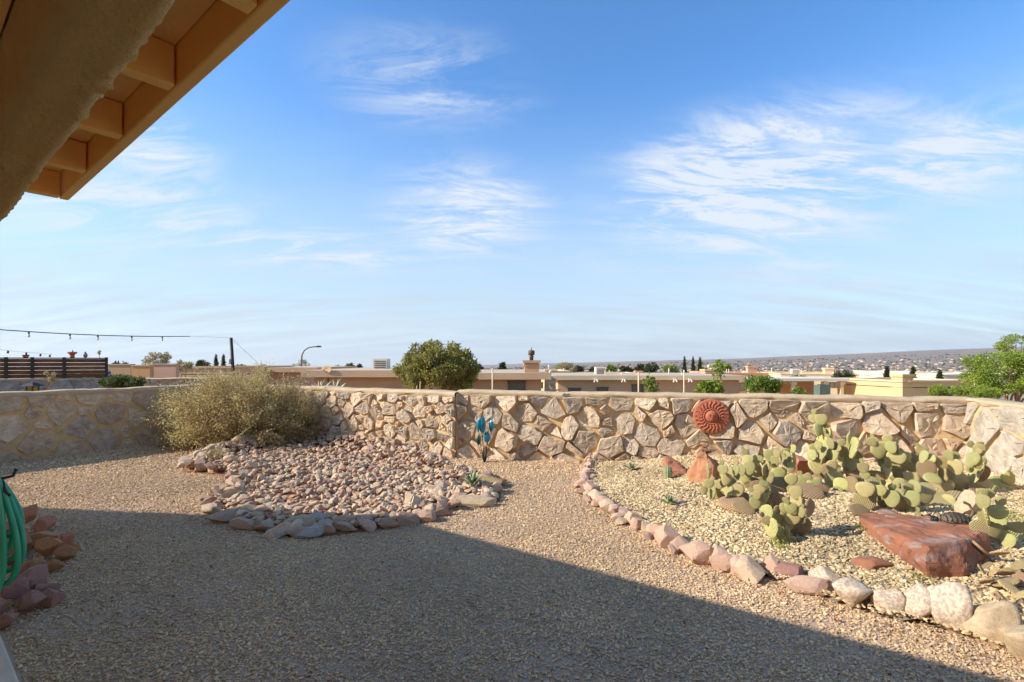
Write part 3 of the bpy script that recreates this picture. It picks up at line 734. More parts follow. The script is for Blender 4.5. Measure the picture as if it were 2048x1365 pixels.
# stones heaped in the dry rock bed: 300 of them singly, the small fill as one object
def rock_bed():
    g = np.random.RandomState(17); lo = np.min(ROCK_POLY, axis=0); hi = np.max(ROCK_POLY, axis=0)
    border = ROCK_POLY + [ROCK_POLY[0]]
    def hz(P):                                        # a shallow basin: rim heaped up, far rim higher
        d = poly_dist(P, border); far = np.clip((P[:, 1] - 6.0) / 2.0, 0, 1)
        return .03 + np.exp(-((d - .28) / .26) ** 2) * (.05 + .11 * far) + .03 * far
    # fill
    n = 9000; P = g.uniform(lo, hi, (n, 2)); P = P[in_poly(P, ROCK_POLY)]; P = P[poly_dist(P, border) > .05]
    keep = []; cell = {}
    for i, p in enumerate(P):
        k = (int(p[0] / .047), int(p[1] / .047))
        if k in cell: continue
        cell[k] = 1; keep.append(i)
    P = P[keep]; Z = hz(P); libs = [rock_verts(500 + i, 1, 7, .35, .75, .0) for i in range(16)]; VV = []; FF = []; off = 0
    for p, z in zip(P, Z):
        V, Fc = libs[g.randint(16)]; s = g.uniform(.022, .044); sc = np.array([s * g.uniform(.9, 1.6), s, s * g.uniform(.5, .85)])
        M = np.array(Matrix.Rotation(g.uniform(0, 6.28), 3, 'Z') @ Matrix.Rotation(g.normal(0, .45), 3, 'X') @ Matrix.Rotation(g.normal(0, .45), 3, 'Y'))
        VV.append((V * sc) @ M.T + np.array([p[0], p[1], z + g.uniform(-.02, .02)])); FF.append(Fc + off); off += len(V)
    o = link('rock_fill', arr_mesh('rock_fill', np.concatenate(VV), np.concatenate(FF)), MT['rock_stuff']); tag(o, 'small broken pinkish rocks filling the heaped dry rock bed', 'rocks', kind='stuff')
    # earth under the stones
    me = bpy.data.meshes.new('soil'); me.from_pydata([(x, y, .012) for x, y in ROCK_POLY], [], [tuple(range(len(ROCK_POLY)))]); me.update()
    if me.polygons[0].normal.z < 0: me.flip_normals()
    tag(link('soil', me, MT['leaf_litter']), kind='structure')
    # single stones
    P = g.uniform(lo, hi, (9000, 2)); P = P[in_poly(P, ROCK_POLY)]; kept = []
    for p in P:
        if len(kept) >= 285: break
        d = poly_dist(np.array([p]), border)[0]
        sp = .13 if d > .3 else .105
        if all((p[0] - q[0]) ** 2 + (p[1] - q[1]) ** 2 > sp * sp for q in kept): kept.append(p)
    Z = hz(np.array(kept))
    for i, (p, z) in enumerate(zip(kept, Z)):
        d = poly_dist(np.array([p]), border)[0]; s = g.uniform(.038, .062) * (1.35 if d < .3 else 1)
        mt, cn = (('rock_cream', 'cream'), ('rock_pink', 'pink'), ('rock_buff', 'buff'), ('rock_dusk', 'dusky brown'), ('rock_rose', 'rose tan'), ('rock_cream', 'cream'), ('rock_buff', 'buff'))[g.randint(7)]
        where = 'near the rim of' if d < .3 else ('at the bush end of' if p[1] > 7.0 else ('on the agave side of' if p[0] > -1.6 else 'in the middle of'))
        rock_obj('rock', ROCKS, g.randint(14), mt, (p[0], p[1], z + .015), (s * g.uniform(1, 1.6), s, s * g.uniform(.5, .85)), (g.normal(0, .4), g.normal(0, .4), g.uniform(0, 6.28)),
                 'loose %s rock %s the heaped rock bed' % (cn, where), 'rock', 'loose rocks of the heaped rock bed')
rock_bed()

def edging():
    g = np.random.RandomState(5)
    # rim of the rock bed, in the shade: flat stones laid end to end
    rim = [(418, 1008), (424, 1030), (450, 1044), (490, 1056), (530, 1062), (565, 1070), (600, 1074), (648, 1070), (690, 1064), (735, 1060), (775, 1056), (812, 1050), (845, 1042), (872, 1032), (900, 1020)]
    for i, (x, y) in enumerate(rim):
        p = gnd(x, y); s = .10 * g.uniform(.85, 1.25)
        rock_obj('rim_rock', ROCKS, g.randint(14), 'rock' if i % 3 else 'rock_pink', (p.x, p.y, .045), (s * 1.5, s * .8, s * .6), (g.normal(0, .2), g.normal(0, .2), g.uniform(-.5, .5)), 'flat rock in the front rim of the heaped rock bed', 'rock', 'rim rocks of the heaped rock bed')
    for (x, y, sx, sy, sz, m, lb) in ((560, 1072, .15, .10, .05, 'rock_gray', 'pale grey flat stone, one of the pair at the rim front of the rock bed'), (612, 1073, .17, .10, .05, 'rock_gray', 'pale grey flat stone, one of the pair at the rim front of the rock bed'),
                                       (590, 1056, .22, .13, .07, 'rock_tan', 'broad tan slab lying behind two pale grey stones'), (500, 1036, .17, .10, .08, 'rock_tan', 'tan wedge rock on the shaded rim of the rock bed'), (648, 1052, .16, .09, .06, 'rock_gray', 'long grey rim stone beside the broad tan slab')):
        p = gnd(x, y); o = rock_obj('rock', BIGR, g.randint(12), m, (p.x, p.y, sz * .7), (sx, sy, sz), (g.normal(0, .08), g.normal(0, .08), g.uniform(-.3, .3)), lb)
        if 'pair' in lb: o['group'] = 'pair of pale grey rim stones'
    # grass pocket at the left horn of the rock bed
    for i in range(13):
        a = i / 13 * 6.283; p = gnd(420 + 48 * math.cos(a), 932 + 12 * math.sin(a)); s = g.uniform(.075, .115)
        rock_obj('ring_stone', ROCKS, g.randint(14), 'rock', (p.x, p.y, .05), (s * 1.5, s, s * .75), (g.normal(0, .2), g.normal(0, .2), g.uniform(0, 6)), 'flat pink and cream rock ringed around the dry grass tuft', 'rock', 'rocks ringed around the grass tuft')
    # ring round the agave at the right horn
    ring = [(880, 992, .09, 'rock_white'), (870, 1003, .08, 'rock'), (893, 1003, .08, 'rock'), (885, 982, .08, 'rock_white'), (905, 975, .07, 'rock'), (925, 1000, .085, 'rock'), (915, 985, .07, 'rock_gray'), (975, 998, .08, 'rock_tan'), (990, 985, .085, 'rock_tan'), (932, 965, .07, 'rock'), (1000, 972, .075, 'rock_redbrown')]
    for i, (x, y, s, m) in enumerate(ring):
        p = gnd(x, y); rock_obj('ring_stone', ROCKS, i + 3, m, (p.x, p.y, s * .6), (s * 1.2, s, s * .9), (g.normal(0, .2), g.normal(0, .2), g.uniform(0, 6)), 'small rock in the ring around the agave by the rock bed', 'rock', 'rocks ringed around the agave')
    p = gnd(968, 975); rock_obj('rock', BIGR, 2, 'rock_ochre', (p.x, p.y, .10), (.24, .14, .10), (.0, .1, .1), 'large yellow ochre rock behind the agave')
    p = gnd(952, 1013); rock_obj('rock', BIGR, 5, 'rock_tan', (p.x, p.y, .05), (.26, .09, .075), (0, 0, .08), 'long tan rock in front of the agave by the rock bed')
    p = gnd(903, 1013); rock_obj('rock', BIGR, 7, 'rock_tan', (p.x, p.y, .04), (.10, .07, .06), (0, 0, .3), 'small ochre rock beside the long tan rock')
    p = gnd(693, 884); rock_obj('rock', BIGR, 4, 'rock_ochre', (p.x, p.y, .13), (.19, .16, .15), (0, .1, .4), 'rounded buff boulder at the foot of the wall beside the bush')
    for (x, y, s, m, lb) in ((790, 910, .13, 'rock_pink', 'dark pink rock on the far rim of the rock bed'), (740, 912, .12, 'rock_pink', 'broad pink rock on the far rim of the rock bed'), (845, 935, .10, 'rock_redbrown', 'red-brown rock at the edge of the rock bed facing the metal flowers'), (905, 958, .11, 'rock_ochre', 'orange-brown split rock near the agave ring')):
        p = gnd(x, y); rock_obj('rock', BIGR, int(x), m, (p.x, p.y, s * .8), (s * 1.2, s, s * .8), (.2, .1, x), lb)
    # edging of the cactus bed
    pts = [gnd(*q) for q in EDGE_PX]; cum = [0]
    for a, b in zip(pts[:-1], pts[1:]): cum.append(cum[-1] + (b - a).length)
    def along(s):
        for i in range(len(cum) - 1):
            if s <= cum[i + 1]:
                f = (s - cum[i]) / (cum[i + 1] - cum[i]); return pts[i].lerp(pts[i + 1], f), (pts[i + 1] - pts[i]).normalized()
        return pts[-1], (pts[-1] - pts[-2]).normalized()
    s = 0.0; i = 0; s_end = cum[9]
    def lab(m, small, f):
        return '%s%s rock in the bed edging %s' % ('small ' if small else 'blunt ', {'rock_pink': 'dull pink', 'rock_rose': 'rose tan', 'rock_buff': 'buff', 'rock_tan': 'yellowish tan'}[m], 'close to the wall' if f < .15 else ('beside the small agaves' if f < .38 else 'before the larger cream boulders'))
    while s < s_end:
        f = s / cum[-1]; z = .07 + .05 * f; r = z * g.uniform(.8, 1.25); p, t = along(s + r)
        m1 = ('rock_pink', 'rock_rose', 'rock_buff', 'rock_rose')[g.randint(4)]; m2 = ('rock_pink', 'rock_rose', 'rock_pink', 'rock_tan')[g.randint(4)]
        nrm = Vector((t.y, -t.x, 0)); p = p + nrm * g.uniform(-.03, .02)
        rock_obj('edging_rock', BIGR, g.randint(12), m1, (p.x, p.y, r * .62), (r * 1.15, r * .9, r * .85), (g.normal(0, .25), g.normal(0, .25), math.atan2(t.y, t.x) + g.normal(0, .4)),
                 lab(m1, False, f), 'rock', 'pink edging rocks of the cactus bed')
        if g.uniform() < .75:                          # a second, smaller course
            q = p + nrm * g.uniform(.05, .10) * (1 if g.uniform() < .6 else -1); r2 = r * g.uniform(.5, .75)
            rock_obj('edging_rock', ROCKS, g.randint(14), m2, (q.x, q.y, r2 * .55), (r2 * 1.25, r2, r2 * .8), (g.normal(0, .3), g.normal(0, .3), g.uniform(0, 6)),
                     lab(m2, True, f), 'rock', 'pink edging rocks of the cactus bed')
        s += r * 1.75; i += 1
    big = [(1438, 1128, .09, .11, .10, 'rock_pink', 'blunt pink rock in the bed edging next to a cream nugget', 0), (1474, 1142, .11, .10, .10, 'rock_pink', 'squarish pink rock in the bed edging', .3), (1516, 1143, .07, .07, .07, 'rock_pink', 'small upright pink rock wedged in the bed edging', .5), (1545, 1147, .07, .08, .09, 'rock_rose', 'pointed rose rock standing in the bed edging', .1), (1580, 1157, .11, .07, .08, 'rock_purple', 'mauve rock lying across the bed edging', -.2), (1608, 1182, .15, .07, .07, 'rock_pink', 'low flat pink rock at the foot of the bed edging', -.3),
           (1648, 1177, .06, .13, .10, 'rock_white', 'narrow leaning cream rock in the bed edging', .5), (1704, 1205, .13, .11, .13, 'rock_white', 'cream and pink mottled boulder in the bed edging', -.4), (1744, 1200, .045, .045, .045, 'rock_white', 'small round white stone between two cream boulders', 0), (1782, 1225, .11, .09, .10, 'rock_white', 'rounded cream boulder with brown mottling in the bed edging', -.5), (1836, 1233, .09, .11, .13, 'rock_white', 'white and pink boulder leaning in the bed edging', .3), (1902, 1250, .12, .12, .16, 'rock_white', 'tall blocky cream boulder in the bed edging', -.15), (1990, 1272, .17, .13, .14, 'rock_tan', 'large rounded buff boulder with pitted face at the end of the edging', -.35), (2075, 1315, .17, .14, .13, 'rock_tan', 'buff boulder beyond the pitted one in the edging', -.3)]
    for k, (x, y, sx, sy, sz, m, lb, rz) in enumerate(big):
        p = gnd(x, y + sz * 45); rock_obj('edging_rock', SMOOTHR if m in ('rock_white', 'rock_tan') else BIGR, k + 1, m, (p.x, p.y, sz * .72), (sx, sy, sz), (g.normal(0, .15), g.normal(0, .15), rz), lb)
    # rocks by the house
    heap = [((55, 1050), .10, .30, .10, 'rock_redbrown'), ((88, 1052), .12, .10, .06, 'rock_redbrown'), ((25, 1070), .12, .2, .08, 'rock_redbrown'), ((85, 1080), .17, .05, .09, 'rock_redbrown'), ((40, 1100), .14, .12, .09, 'rock_redbrown'), ((95, 1108), .13, .16, .085, 'rock_redbrown'), ((135, 1112), .07, .08, .075, 'rock_redbrown'), ((150, 1095), .05, .06, .045, 'rock_redbrown'), ((132, 1085), .08, .1, .06, 'rock_redbrown'), ((70, 1135), .08, .08, .06, 'rock_redbrown'), ((108, 1133), .085, .06, .05, 'rock_redbrown'), ((45, 1140), .07, .08, .06, 'rock_redbrown'), ((20, 1120), .1, .1, .1, 'rock_redbrown')]
    for k, ((x, y), sx, lift, sz, m) in enumerate(heap):
        p = gnd(x, y + 12); rock_obj('heap_rock', BIGR, k, m, (p.x, p.y, min(lift, .22) * .55 + sz * .35), (sx, sx * .72, sz), (g.normal(0, .25), g.normal(0, .25), g.uniform(0, 6)), 'rusty red-brown rock in the heap under the green hose', 'rock', 'rusty rocks heaped under the hose')
    heap = [((58, 1190), .11, .10, .07), ((85, 1195), .09, .05, .05), ((25, 1205), .12, .08, .07), ((60, 1215), .10, .03, .07), ((95, 1205), .08, .02, .06), ((72, 1192), .07, .06, .05), ((15, 1245), .085, .02, .055), ((-12, 1235), .08, .05, .06)]
    for k, ((x, y), sx, lift, sz) in enumerate(heap):
        p = gnd(x, y + 8); rock_obj('heap_rock', BIGR, k + 6, 'rock_purple', (p.x, p.y, lift + sz * .5), (sx, sx * .75, sz), (g.normal(0, .2), g.normal(0, .2), g.uniform(0, 6)), 'purple-brown rock in the small heap by the patio slab', 'rock', 'purple rocks heaped by the patio slab')
edging()

def bed_rocks():
    def bp(x, y): return gnd(x, y, zbed)
    p = bp(1412, 962); V = [(-.24, -.02, -.05), (.22, -.05, -.05), (.0, -.16, -.05), (.0, .2, -.05), (-.10, .0, .30), (-.02, .05, .36), (.12, .02, .22), (.2, .08, .16), (-.2, .1, .12), (.05, -.12, .2)]
    hull_rock('boulder', [p + Vector(v) for v in V], 'rock_redbrown', 'pointed red-brown boulder at the wall with a small stone pile on top', 'boulder', 3, .02, 3)
    for k, (dx, dy, dz, s) in enumerate(((-.02, .05, .375, .07), (.0, .05, .405, .055), (-.01, .045, .435, .04), (.06, .06, .33, .06))):
        rock_obj('rock', ROCKS, k + 2, 'rock_redbrown', p + Vector((dx, dy, dz)), (s, s * .8, s * .35), (0, .1, k), 'small flat red stone piled on the pointed boulder', 'rock', 'flat stones piled on the boulder')
    p = bp(1355, 948); V = [(-.16, -.06, -.05), (.17, -.10, -.05), (.2, .05, -.05), (-.15, .12, -.05), (-.15, .1, .20), (-.08, .12, .22), (.14, .06, .05), (.1, -.1, .03), (-.14, -.04, .1)]
    hull_rock('rock', [p + Vector(v) for v in V], 'rock_redbrown', 'leaning flat orange-red rock beside the small barrel cactus', 'rock', 3, .012, 5)
    p = bp(1605, 952); rock_obj('rock', BIGR, 3, 'rock_redbrown', p + Vector((0, .1, .1)), (.16, .14, .18), (.2, .3, .6), 'brown boulder half hidden among the prickly pears')
    Q = lambda x, y, d: at(x, y, d)
    pts = [Q(1722, 1062, 4.45), Q(1788, 1100, 4.0), Q(1858, 1142, 3.60), Q(1928, 1146, 3.58), Q(1985, 1112, 3.85), Q(1850, 1060, 4.75), Q(1716, 1034, 4.5), Q(1728, 1026, 4.7), Q(1762, 1022, 4.85), Q(1840, 1030, 4.7), Q(1935, 1048, 4.25), Q(1972, 1060, 3.98), Q(1980, 1085, 3.85), Q(1932, 1080, 3.74), Q(1856, 1094, 3.64), Q(1790, 1062, 4.02), Q(1850, 1125, 3.57)]
    k_ = .962; pts = [Vector((q.x * k_, q.y * k_, EYE + (q.z - EYE) * k_)) for q in pts]
    zb = min(q.z for q in pts)
    hull_rock('boulder', pts + [q - Vector((0, 0, .08)) for q in pts[:6]], 'slab', 'long red rock slab with grey streaks carrying a metal bug sculpture', 'boulder', 4, .016, 9, .015)
    p = bp(1737, 1132); rock_obj('rock', BIGR, 8, 'rock_red', p + Vector((0, 0, .02)), (.17, .085, .05), (.05, .05, -.45), 'flat oval red rock lying on the cream pebbles')
    p = at(1786, 1038, 4.29); rock_obj('rock', SMOOTHR, 2, 'rock_gray', p + Vector((0, 0, .0)), (.06, .035, .022), (0, .2, -.5), 'small pale grey stone on the red slab')
    for (x, y, s, m, lb) in ((1183, 925, .09, 'rock_purple', 'dark red and white rock where the edging meets the wall'), (1945, 1030, .12, 'rock_tan', 'upright pale rock behind the bug sculpture')):
        p = bp(x, y); rock_obj('rock', BIGR, int(x), m, p + Vector((0, .05, s * .7)), (s, s * .8, s * (1.2 if m == 'rock_tan' else .9)), (.2, .2, 1), lb)
    g = np.random.RandomState(8)
    for cx, cy in ((1265, 938), (1340, 1008)):
        for k in range(7):
            a = k / 7 * 6.28 + .3; p = bp(cx + 26 * math.cos(a), cy + 8 * math.sin(a) + 2)
            rock_obj('ring_stone', ROCKS, k, 'rock_pink', p + Vector((0, 0, .01)), (.05, .035, .02), (0, 0, a), 'flat pink stone ringed around a small agave in the cactus bed', 'rock', 'stones ringed around the bed agaves')
bed_rocks()

# ------------------------------------------------------------------ prickly pears
def pad_mesh():
    nu, nv = 18, 7; V = [(0, 0, -.5)]; Fc = []
    prof = []
    for i in range(1, nu):
        a = math.pi * i / nu; z = -.5 * math.cos(a); w = .43 * math.sin(a) ** .80 * (1 - .22 * math.cos(a)) ; prof.append((z, w))
    nr = 16
    for z, w in prof:
        for j in range(nr):
            a = 2 * math.pi * j / nr; ca, sa = math.cos(a), math.sin(a)
            V.append((w * ca, .085 * math.copysign(abs(sa) ** .8, sa) * (w / .43) ** .35, z))
    V.append((0, 0, .5)); last = len(V) - 1
    for j in range(nr): Fc.append((0, 1 + (j + 1) % nr, 1 + j))
    for i in range(len(prof) - 1):
        for j in range(nr): a = 1 + i * nr + j; b = 1 + i * nr + (j + 1) % nr; Fc += [(a, b, b + nr), (a, b + nr, a + nr)]
    o = 1 + (len(prof) - 1) * nr
    for j in range(nr): Fc.append((last, o + j, o + (j + 1) % nr))
    V = np.array(V); V[:, 1] += .05 * (V[:, 0] ** 2 + V[:, 2] ** 2) * 1.2
    return V, np.array(Fc)
_PV, _PF = pad_mesh(); PADM = {}
for k in ('pad', 'pad_old', 'pad_dry'):
    me = arr_mesh('pad', _PV, _PF); me.polygons.foreach_set('use_smooth', [True] * len(me.polygons)); me.materials.append(MT[k]); PADM[k] = me
def pear(label, base_px, pads, sc, org, seed, spread=.13):
    """one prickly pear: pads set by their place in a photo crop (origin org, sc photo px per crop px) around the plant's own depth"""
    g = np.random.RandomState(seed); b = gnd(base_px[0], base_px[1], zbed); root = thing('prickly_pear', label, 'cactus', b)
    for q in pads:
        cx, cy, w, h = q[:4]; rot = q[4] if len(q) > 4 else 0; kind = q[5] if len(q) > 5 else 'pad'
        X, Y = org[0] + cx * sc, org[1] + cy * sc; d = b.y + g.uniform(-spread, spread)
        zg = (EYE - b.z) * F / max(1, (Y + h * sc * .4 - HOR))          # never deeper into the ground than the bed allows
        d = min(d, max(zg, b.y - .45)) if zg < d else d
        p = at(X, Y, d); hh = h * sc / F * d * 1.2; ww = w * sc / F * d * 1.2
        lying = ww > hh * 1.35
        if lying: big = ww; yaw = g.uniform(-.3, .3); ratio = 1.0
        else:
            real = max(ww, .78 * hh); yaw = -math.acos(min(1, max(.3, ww / real))) * (1 if g.uniform() < .75 else -1) - g.uniform(.05, .55); big = hh; ratio = real * 1.1 / (.9 * hh)
        o = bpy.data.objects.new('pad', PADM[kind]); COL.objects.link(o); o.parent = root
        o.location = p - b
        if lying:
            o.scale = (big * .95, big * .9, big); o.rotation_euler = (R(90) - min(1.2, math.asin(min(1, hh / ww))) * .8 + 0, R(90) + R(rot), yaw)
            M = Matrix.Rotation(yaw, 4, 'Z') @ Matrix.Rotation(-(R(90) - min(1.3, math.asin(min(1, hh / ww)))), 4, 'X') @ Matrix.Rotation(R(90 + rot), 4, 'Y')
        else:
            o.scale = (big * ratio, big, big)
            M = Matrix.Rotation(yaw, 4, 'Z') @ Matrix.Rotation(g.uniform(-.3, .2), 4, 'X') @ Matrix.Rotation(R(rot), 4, 'Y')
        o.rotation_euler = M.to_euler()
        if not lying and kind == 'pad' and g.uniform() < .5:            # a younger pad budding from the rim
            s2 = big * g.uniform(.45, .75); tilt = R(g.uniform(-55, 55)); up = (M @ Matrix.Rotation(tilt, 4, 'Y')) @ Vector((0, 0, 1)); q2 = bpy.data.objects.new('pad', PADM[kind]); COL.objects.link(q2); q2.parent = root
            q2.location = o.location + M.to_3x3() @ Vector((math.sin(tilt) * big * ratio * .34, 0, math.cos(tilt) * big * .44)) + up * s2 * .45; q2.scale = (s2 * g.uniform(.8, 1.05), s2, s2)
            q2.rotation_euler = (Matrix.Rotation(g.uniform(-.6, .3), 4, 'Z') @ M @ Matrix.Rotation(tilt, 4, 'Y')).to_euler()
    return root
T = 'pad_old'; C4 = (1380, 820); S4 = .2051; C5 = (1700, 840); S5 = .2052
pear('low spreading prickly pear beside the pointed boulder', (1468, 1008), [(135, 785, 60, 75), (205, 800, 70, 110, -10), (185, 720, 75, 75), (265, 740, 80, 90), (300, 720, 55, 75), (275, 835, 70, 90, -40), (355, 680, 80, 100, 10), (370, 790, 60, 95), (455, 780, 110, 110), (320, 585, 75, 75), (400, 610, 50, 90, -50), (445, 590, 50, 90, 10), (455, 650, 50, 60), (530, 840, 60, 60), (175, 630, 25, 90), (330, 640, 60, 70), (410, 720, 70, 90), (420, 910, 230, 110, 0, T), (520, 950, 190, 110, 10, T), (330, 850, 120, 90, 10, T)], S4, C4, 1)
pear('crowded prickly pear in front of the yellow wall stones', (1535, 978), [(540, 415, 55, 60), (560, 490, 60, 85), (630, 500, 50, 100, -20), (580, 570, 80, 110), (500, 590, 60, 90, -10), (540, 650, 100, 110), (670, 480, 60, 60), (650, 600, 80, 100), (690, 610, 40, 70), (735, 590, 40, 110), (775, 440, 85, 90), (740, 520, 70, 60), (830, 500, 70, 90), (845, 430, 40, 70), (870, 480, 30, 80), (925, 410, 70, 60), (940, 470, 40, 120), (1008, 380, 35, 70), (1012, 460, 30, 130), (935, 510, 50, 70), (980, 560, 70, 90), (870, 620, 110, 110), (690, 680, 70, 90), (760, 660, 70, 120), (830, 740, 190, 140, -10, T), (690, 760, 150, 120, 0, T), (900, 720, 130, 110, 0, T), (600, 720, 120, 110, 0, T)], S4, C4, 2)
pear('prickly pear with a leaning row of three round pads', (1605, 990), [(990, 680, 95, 85, -12), (1100, 700, 105, 100, -8), (1220, 735, 120, 120, -15), (1150, 790, 240, 110, 0, T), (1040, 780, 150, 110, 0, T), (1270, 780, 110, 90, 0, T)], S4, C4, 3)
pear('free-standing prickly pear at the front of the bed casting its own shadow', (1578, 1082), [(755, 1010, 110, 90), (750, 1080, 90, 70), (790, 1150, 60, 160, -15), (870, 1080, 105, 115), (920, 960, 70, 90), (1035, 810, 95, 110), (1030, 900, 60, 140, 10), (985, 960, 90, 100), (960, 1010, 110, 90), (1000, 1070, 110, 90), (960, 1120, 80, 100), (1090, 920, 70, 90), (1080, 1000, 45, 90), (935, 1210, 40, 150), (990, 1265, 80, 60), (905, 1270, 50, 80, -20), (860, 1220, 120, 130, -35), (1060, 1130, 130, 190, 30, T), (1165, 960, 70, 150, 35, T)], S4, C4, 4, .08)
pear('prickly pear of stacked pads between the low cluster and the front plant', (1528, 1020), [(720, 720, 80, 50), (680, 775, 90, 80), (745, 785, 60, 90), (700, 860, 90, 110), (640, 905, 90, 100), (650, 830, 60, 80), (850, 905, 190, 160, 20, T), (740, 930, 90, 120, 0, T)], S4, C4, 5, .08)
pear('tall prickly pear reaching halfway up the wall', (1655, 962), [(1205, 85, 70, 75), (1280, 95, 85, 90), (1255, 190, 70, 110), (1285, 270, 55, 70), (1320, 340, 70, 160, -25), (1335, 240, 60, 110), (1375, 240, 30, 110), (1370, 330, 45, 90, -20), (1410, 350, 40, 70), (1215, 380, 80, 85), (1250, 350, 40, 70), (1190, 440, 60, 90, -20), (1285, 420, 60, 110), (1350, 470, 70, 120), (1390, 440, 50, 110), (1235, 550, 110, 130, -15), (1300, 520, 60, 110), (1350, 590, 100, 120, 0, T), (1310, 650, 140, 110, 0, T)], S4, C4, 6)
pear('prickly pear with two upright arms next to the tall one', (1692, 965), [(1480, 320, 60, 60), (1490, 390, 60, 120), (1560, 290, 60, 90), (1590, 370, 35, 180), (1510, 500, 60, 150, -20), (1570, 520, 90, 120), (1600, 480, 100, 140, 0, T), (1590, 600, 150, 110, 0, T), (1400, 690, 130, 160), (1470, 740, 80, 130), (1440, 620, 80, 70), (1540, 610, 40, 90), (1570, 750, 45, 170, -10, T), (1530, 840, 80, 110, -30, T), (1440, 800, 60, 90), (1520, 920, 180, 90, 25, T), (1420, 880, 170, 80, 25, T), (1600, 960, 130, 110, 0, T)], S4, C4, 7)
pear('broad prickly pear with overlapping light pads against the wall', (1775, 962), [(225, 215, 75, 80), (367, 190, 75, 75), (290, 300, 130, 150), (400, 270, 60, 100, -20), (468, 285, 45, 100), (455, 370, 130, 110), (350, 410, 120, 120), (455, 440, 100, 80), (525, 420, 40, 50), (605, 450, 130, 100), (550, 360, 80, 80), (620, 370, 40, 90), (487, 500, 80, 80), (345, 500, 35, 110), (370, 560, 40, 160), (580, 580, 130, 120), (430, 560, 110, 140, 0, T), (520, 640, 160, 110, 0, T), (250, 560, 130, 110, 0, T)], S5, C5, 8)
pear('prickly pear behind the red slab with round frontal pads', (1790, 1022), [(130, 470, 80, 85), (145, 545, 70, 60), (215, 600, 120, 80), (150, 680, 125, 120), (220, 720, 90, 120), (150, 790, 150, 150, -20, T), (300, 690, 80, 90), (410, 660, 60, 60), (480, 630, 85, 105), (405, 770, 85, 140), (470, 740, 80, 120), (560, 670, 85, 90), (625, 670, 50, 140), (735, 670, 140, 100), (720, 760, 140, 110), (610, 770, 110, 130), (90, 880, 160, 90, 0, T), (500, 850, 120, 130, 0, T), (660, 880, 65, 60), (660, 930, 30, 60), (575, 890, 35, 60), (330, 780, 90, 140, 0, T), (640, 860, 160, 90, 0, T)], S5, C5, 9)
pear('prickly pear with widely spaced pads near the wall corner', (1905, 985), [(700, 300, 85, 75), (715, 360, 40, 110), (785, 390, 40, 100, 15), (745, 490, 110, 160, 0, T), (905, 420, 115, 115), (910, 540, 50, 110, -10), (1015, 355, 80, 80), (1030, 460, 70, 130, -10), (975, 530, 70, 90), (1070, 560, 130, 90), (1070, 650, 125, 120), (930, 640, 130, 110), (800, 570, 140, 90), (870, 770, 220, 100, 0, T), (1080, 770, 260, 100, 0, T), (955, 810, 60, 140)], S5, C5, 10)
pear('prickly pear standing against the sunlit corner wall', (1975, 978), [(1260, 300, 85, 110), (1265, 240, 60, 50), (1200, 380, 50, 110), (1215, 450, 45, 170), (1270, 420, 85, 100), (1260, 520, 130, 150, 0, T), (1200, 560, 50, 110), (1310, 620, 180, 110), (1470, 610, 180, 100), (1545, 570, 100, 110, -30), (1170, 480, 50, 60), (1250, 680, 170, 100, 0, T)], S5, C5, 11)
pear('prickly pear right of the red slab with large dotted pads', (2000, 1085), [(1350, 720, 100, 80), (1290, 720, 80, 90), (1295, 800, 70, 120), (1320, 910, 90, 210, -15), (1440, 900, 135, 115), (1440, 1000, 80, 140), (1300, 1060, 180, 140), (1560, 1090, 210, 150), (1540, 1180, 60, 120), (1480, 1130, 110, 100), (1640, 1050, 120, 90), (1420, 1080, 110, 120, 0, T)], S5, C5, 12)
def fallen_pads():
    g = np.random.RandomState(4)
    for (cx, cy, w, h) in ((1495, 515, 150, 90), (1640, 545, 110, 140), (1540, 630, 95, 80), (1500, 690, 80, 70), (1540, 750, 125, 110), (1740, 690, 80, 90), (1700, 770, 180, 80), (1690, 715, 130, 70), (1750, 845, 180, 60), (1690, 935, 140, 60), (1600, 690, 110, 80), (1800, 640, 110, 90), (1820, 760, 120, 90), (1840, 900, 130, 80)):
        p = gnd(1600 + cx * .2418, 1000 + cy * .2418, zbed); s = max(w, h) * .2418 / F * p.y * 1.05
        o = bpy.data.objects.new('cactus_pad', PADM['pad_dry']); COL.objects.link(o); o.scale = (s * .9, s, s)
        o.location = p + Vector((0, 0, .06 + g.uniform(0, .04))); o.rotation_euler = (R(90) - g.uniform(.4, 1.0), g.uniform(-.2, .2), g.uniform(0, 6.28))
        tag(o, 'dried tan cactus pad fallen on the pebbles behind the edging', 'cactus pad', 'fallen dry cactus pads')
fallen_pads()

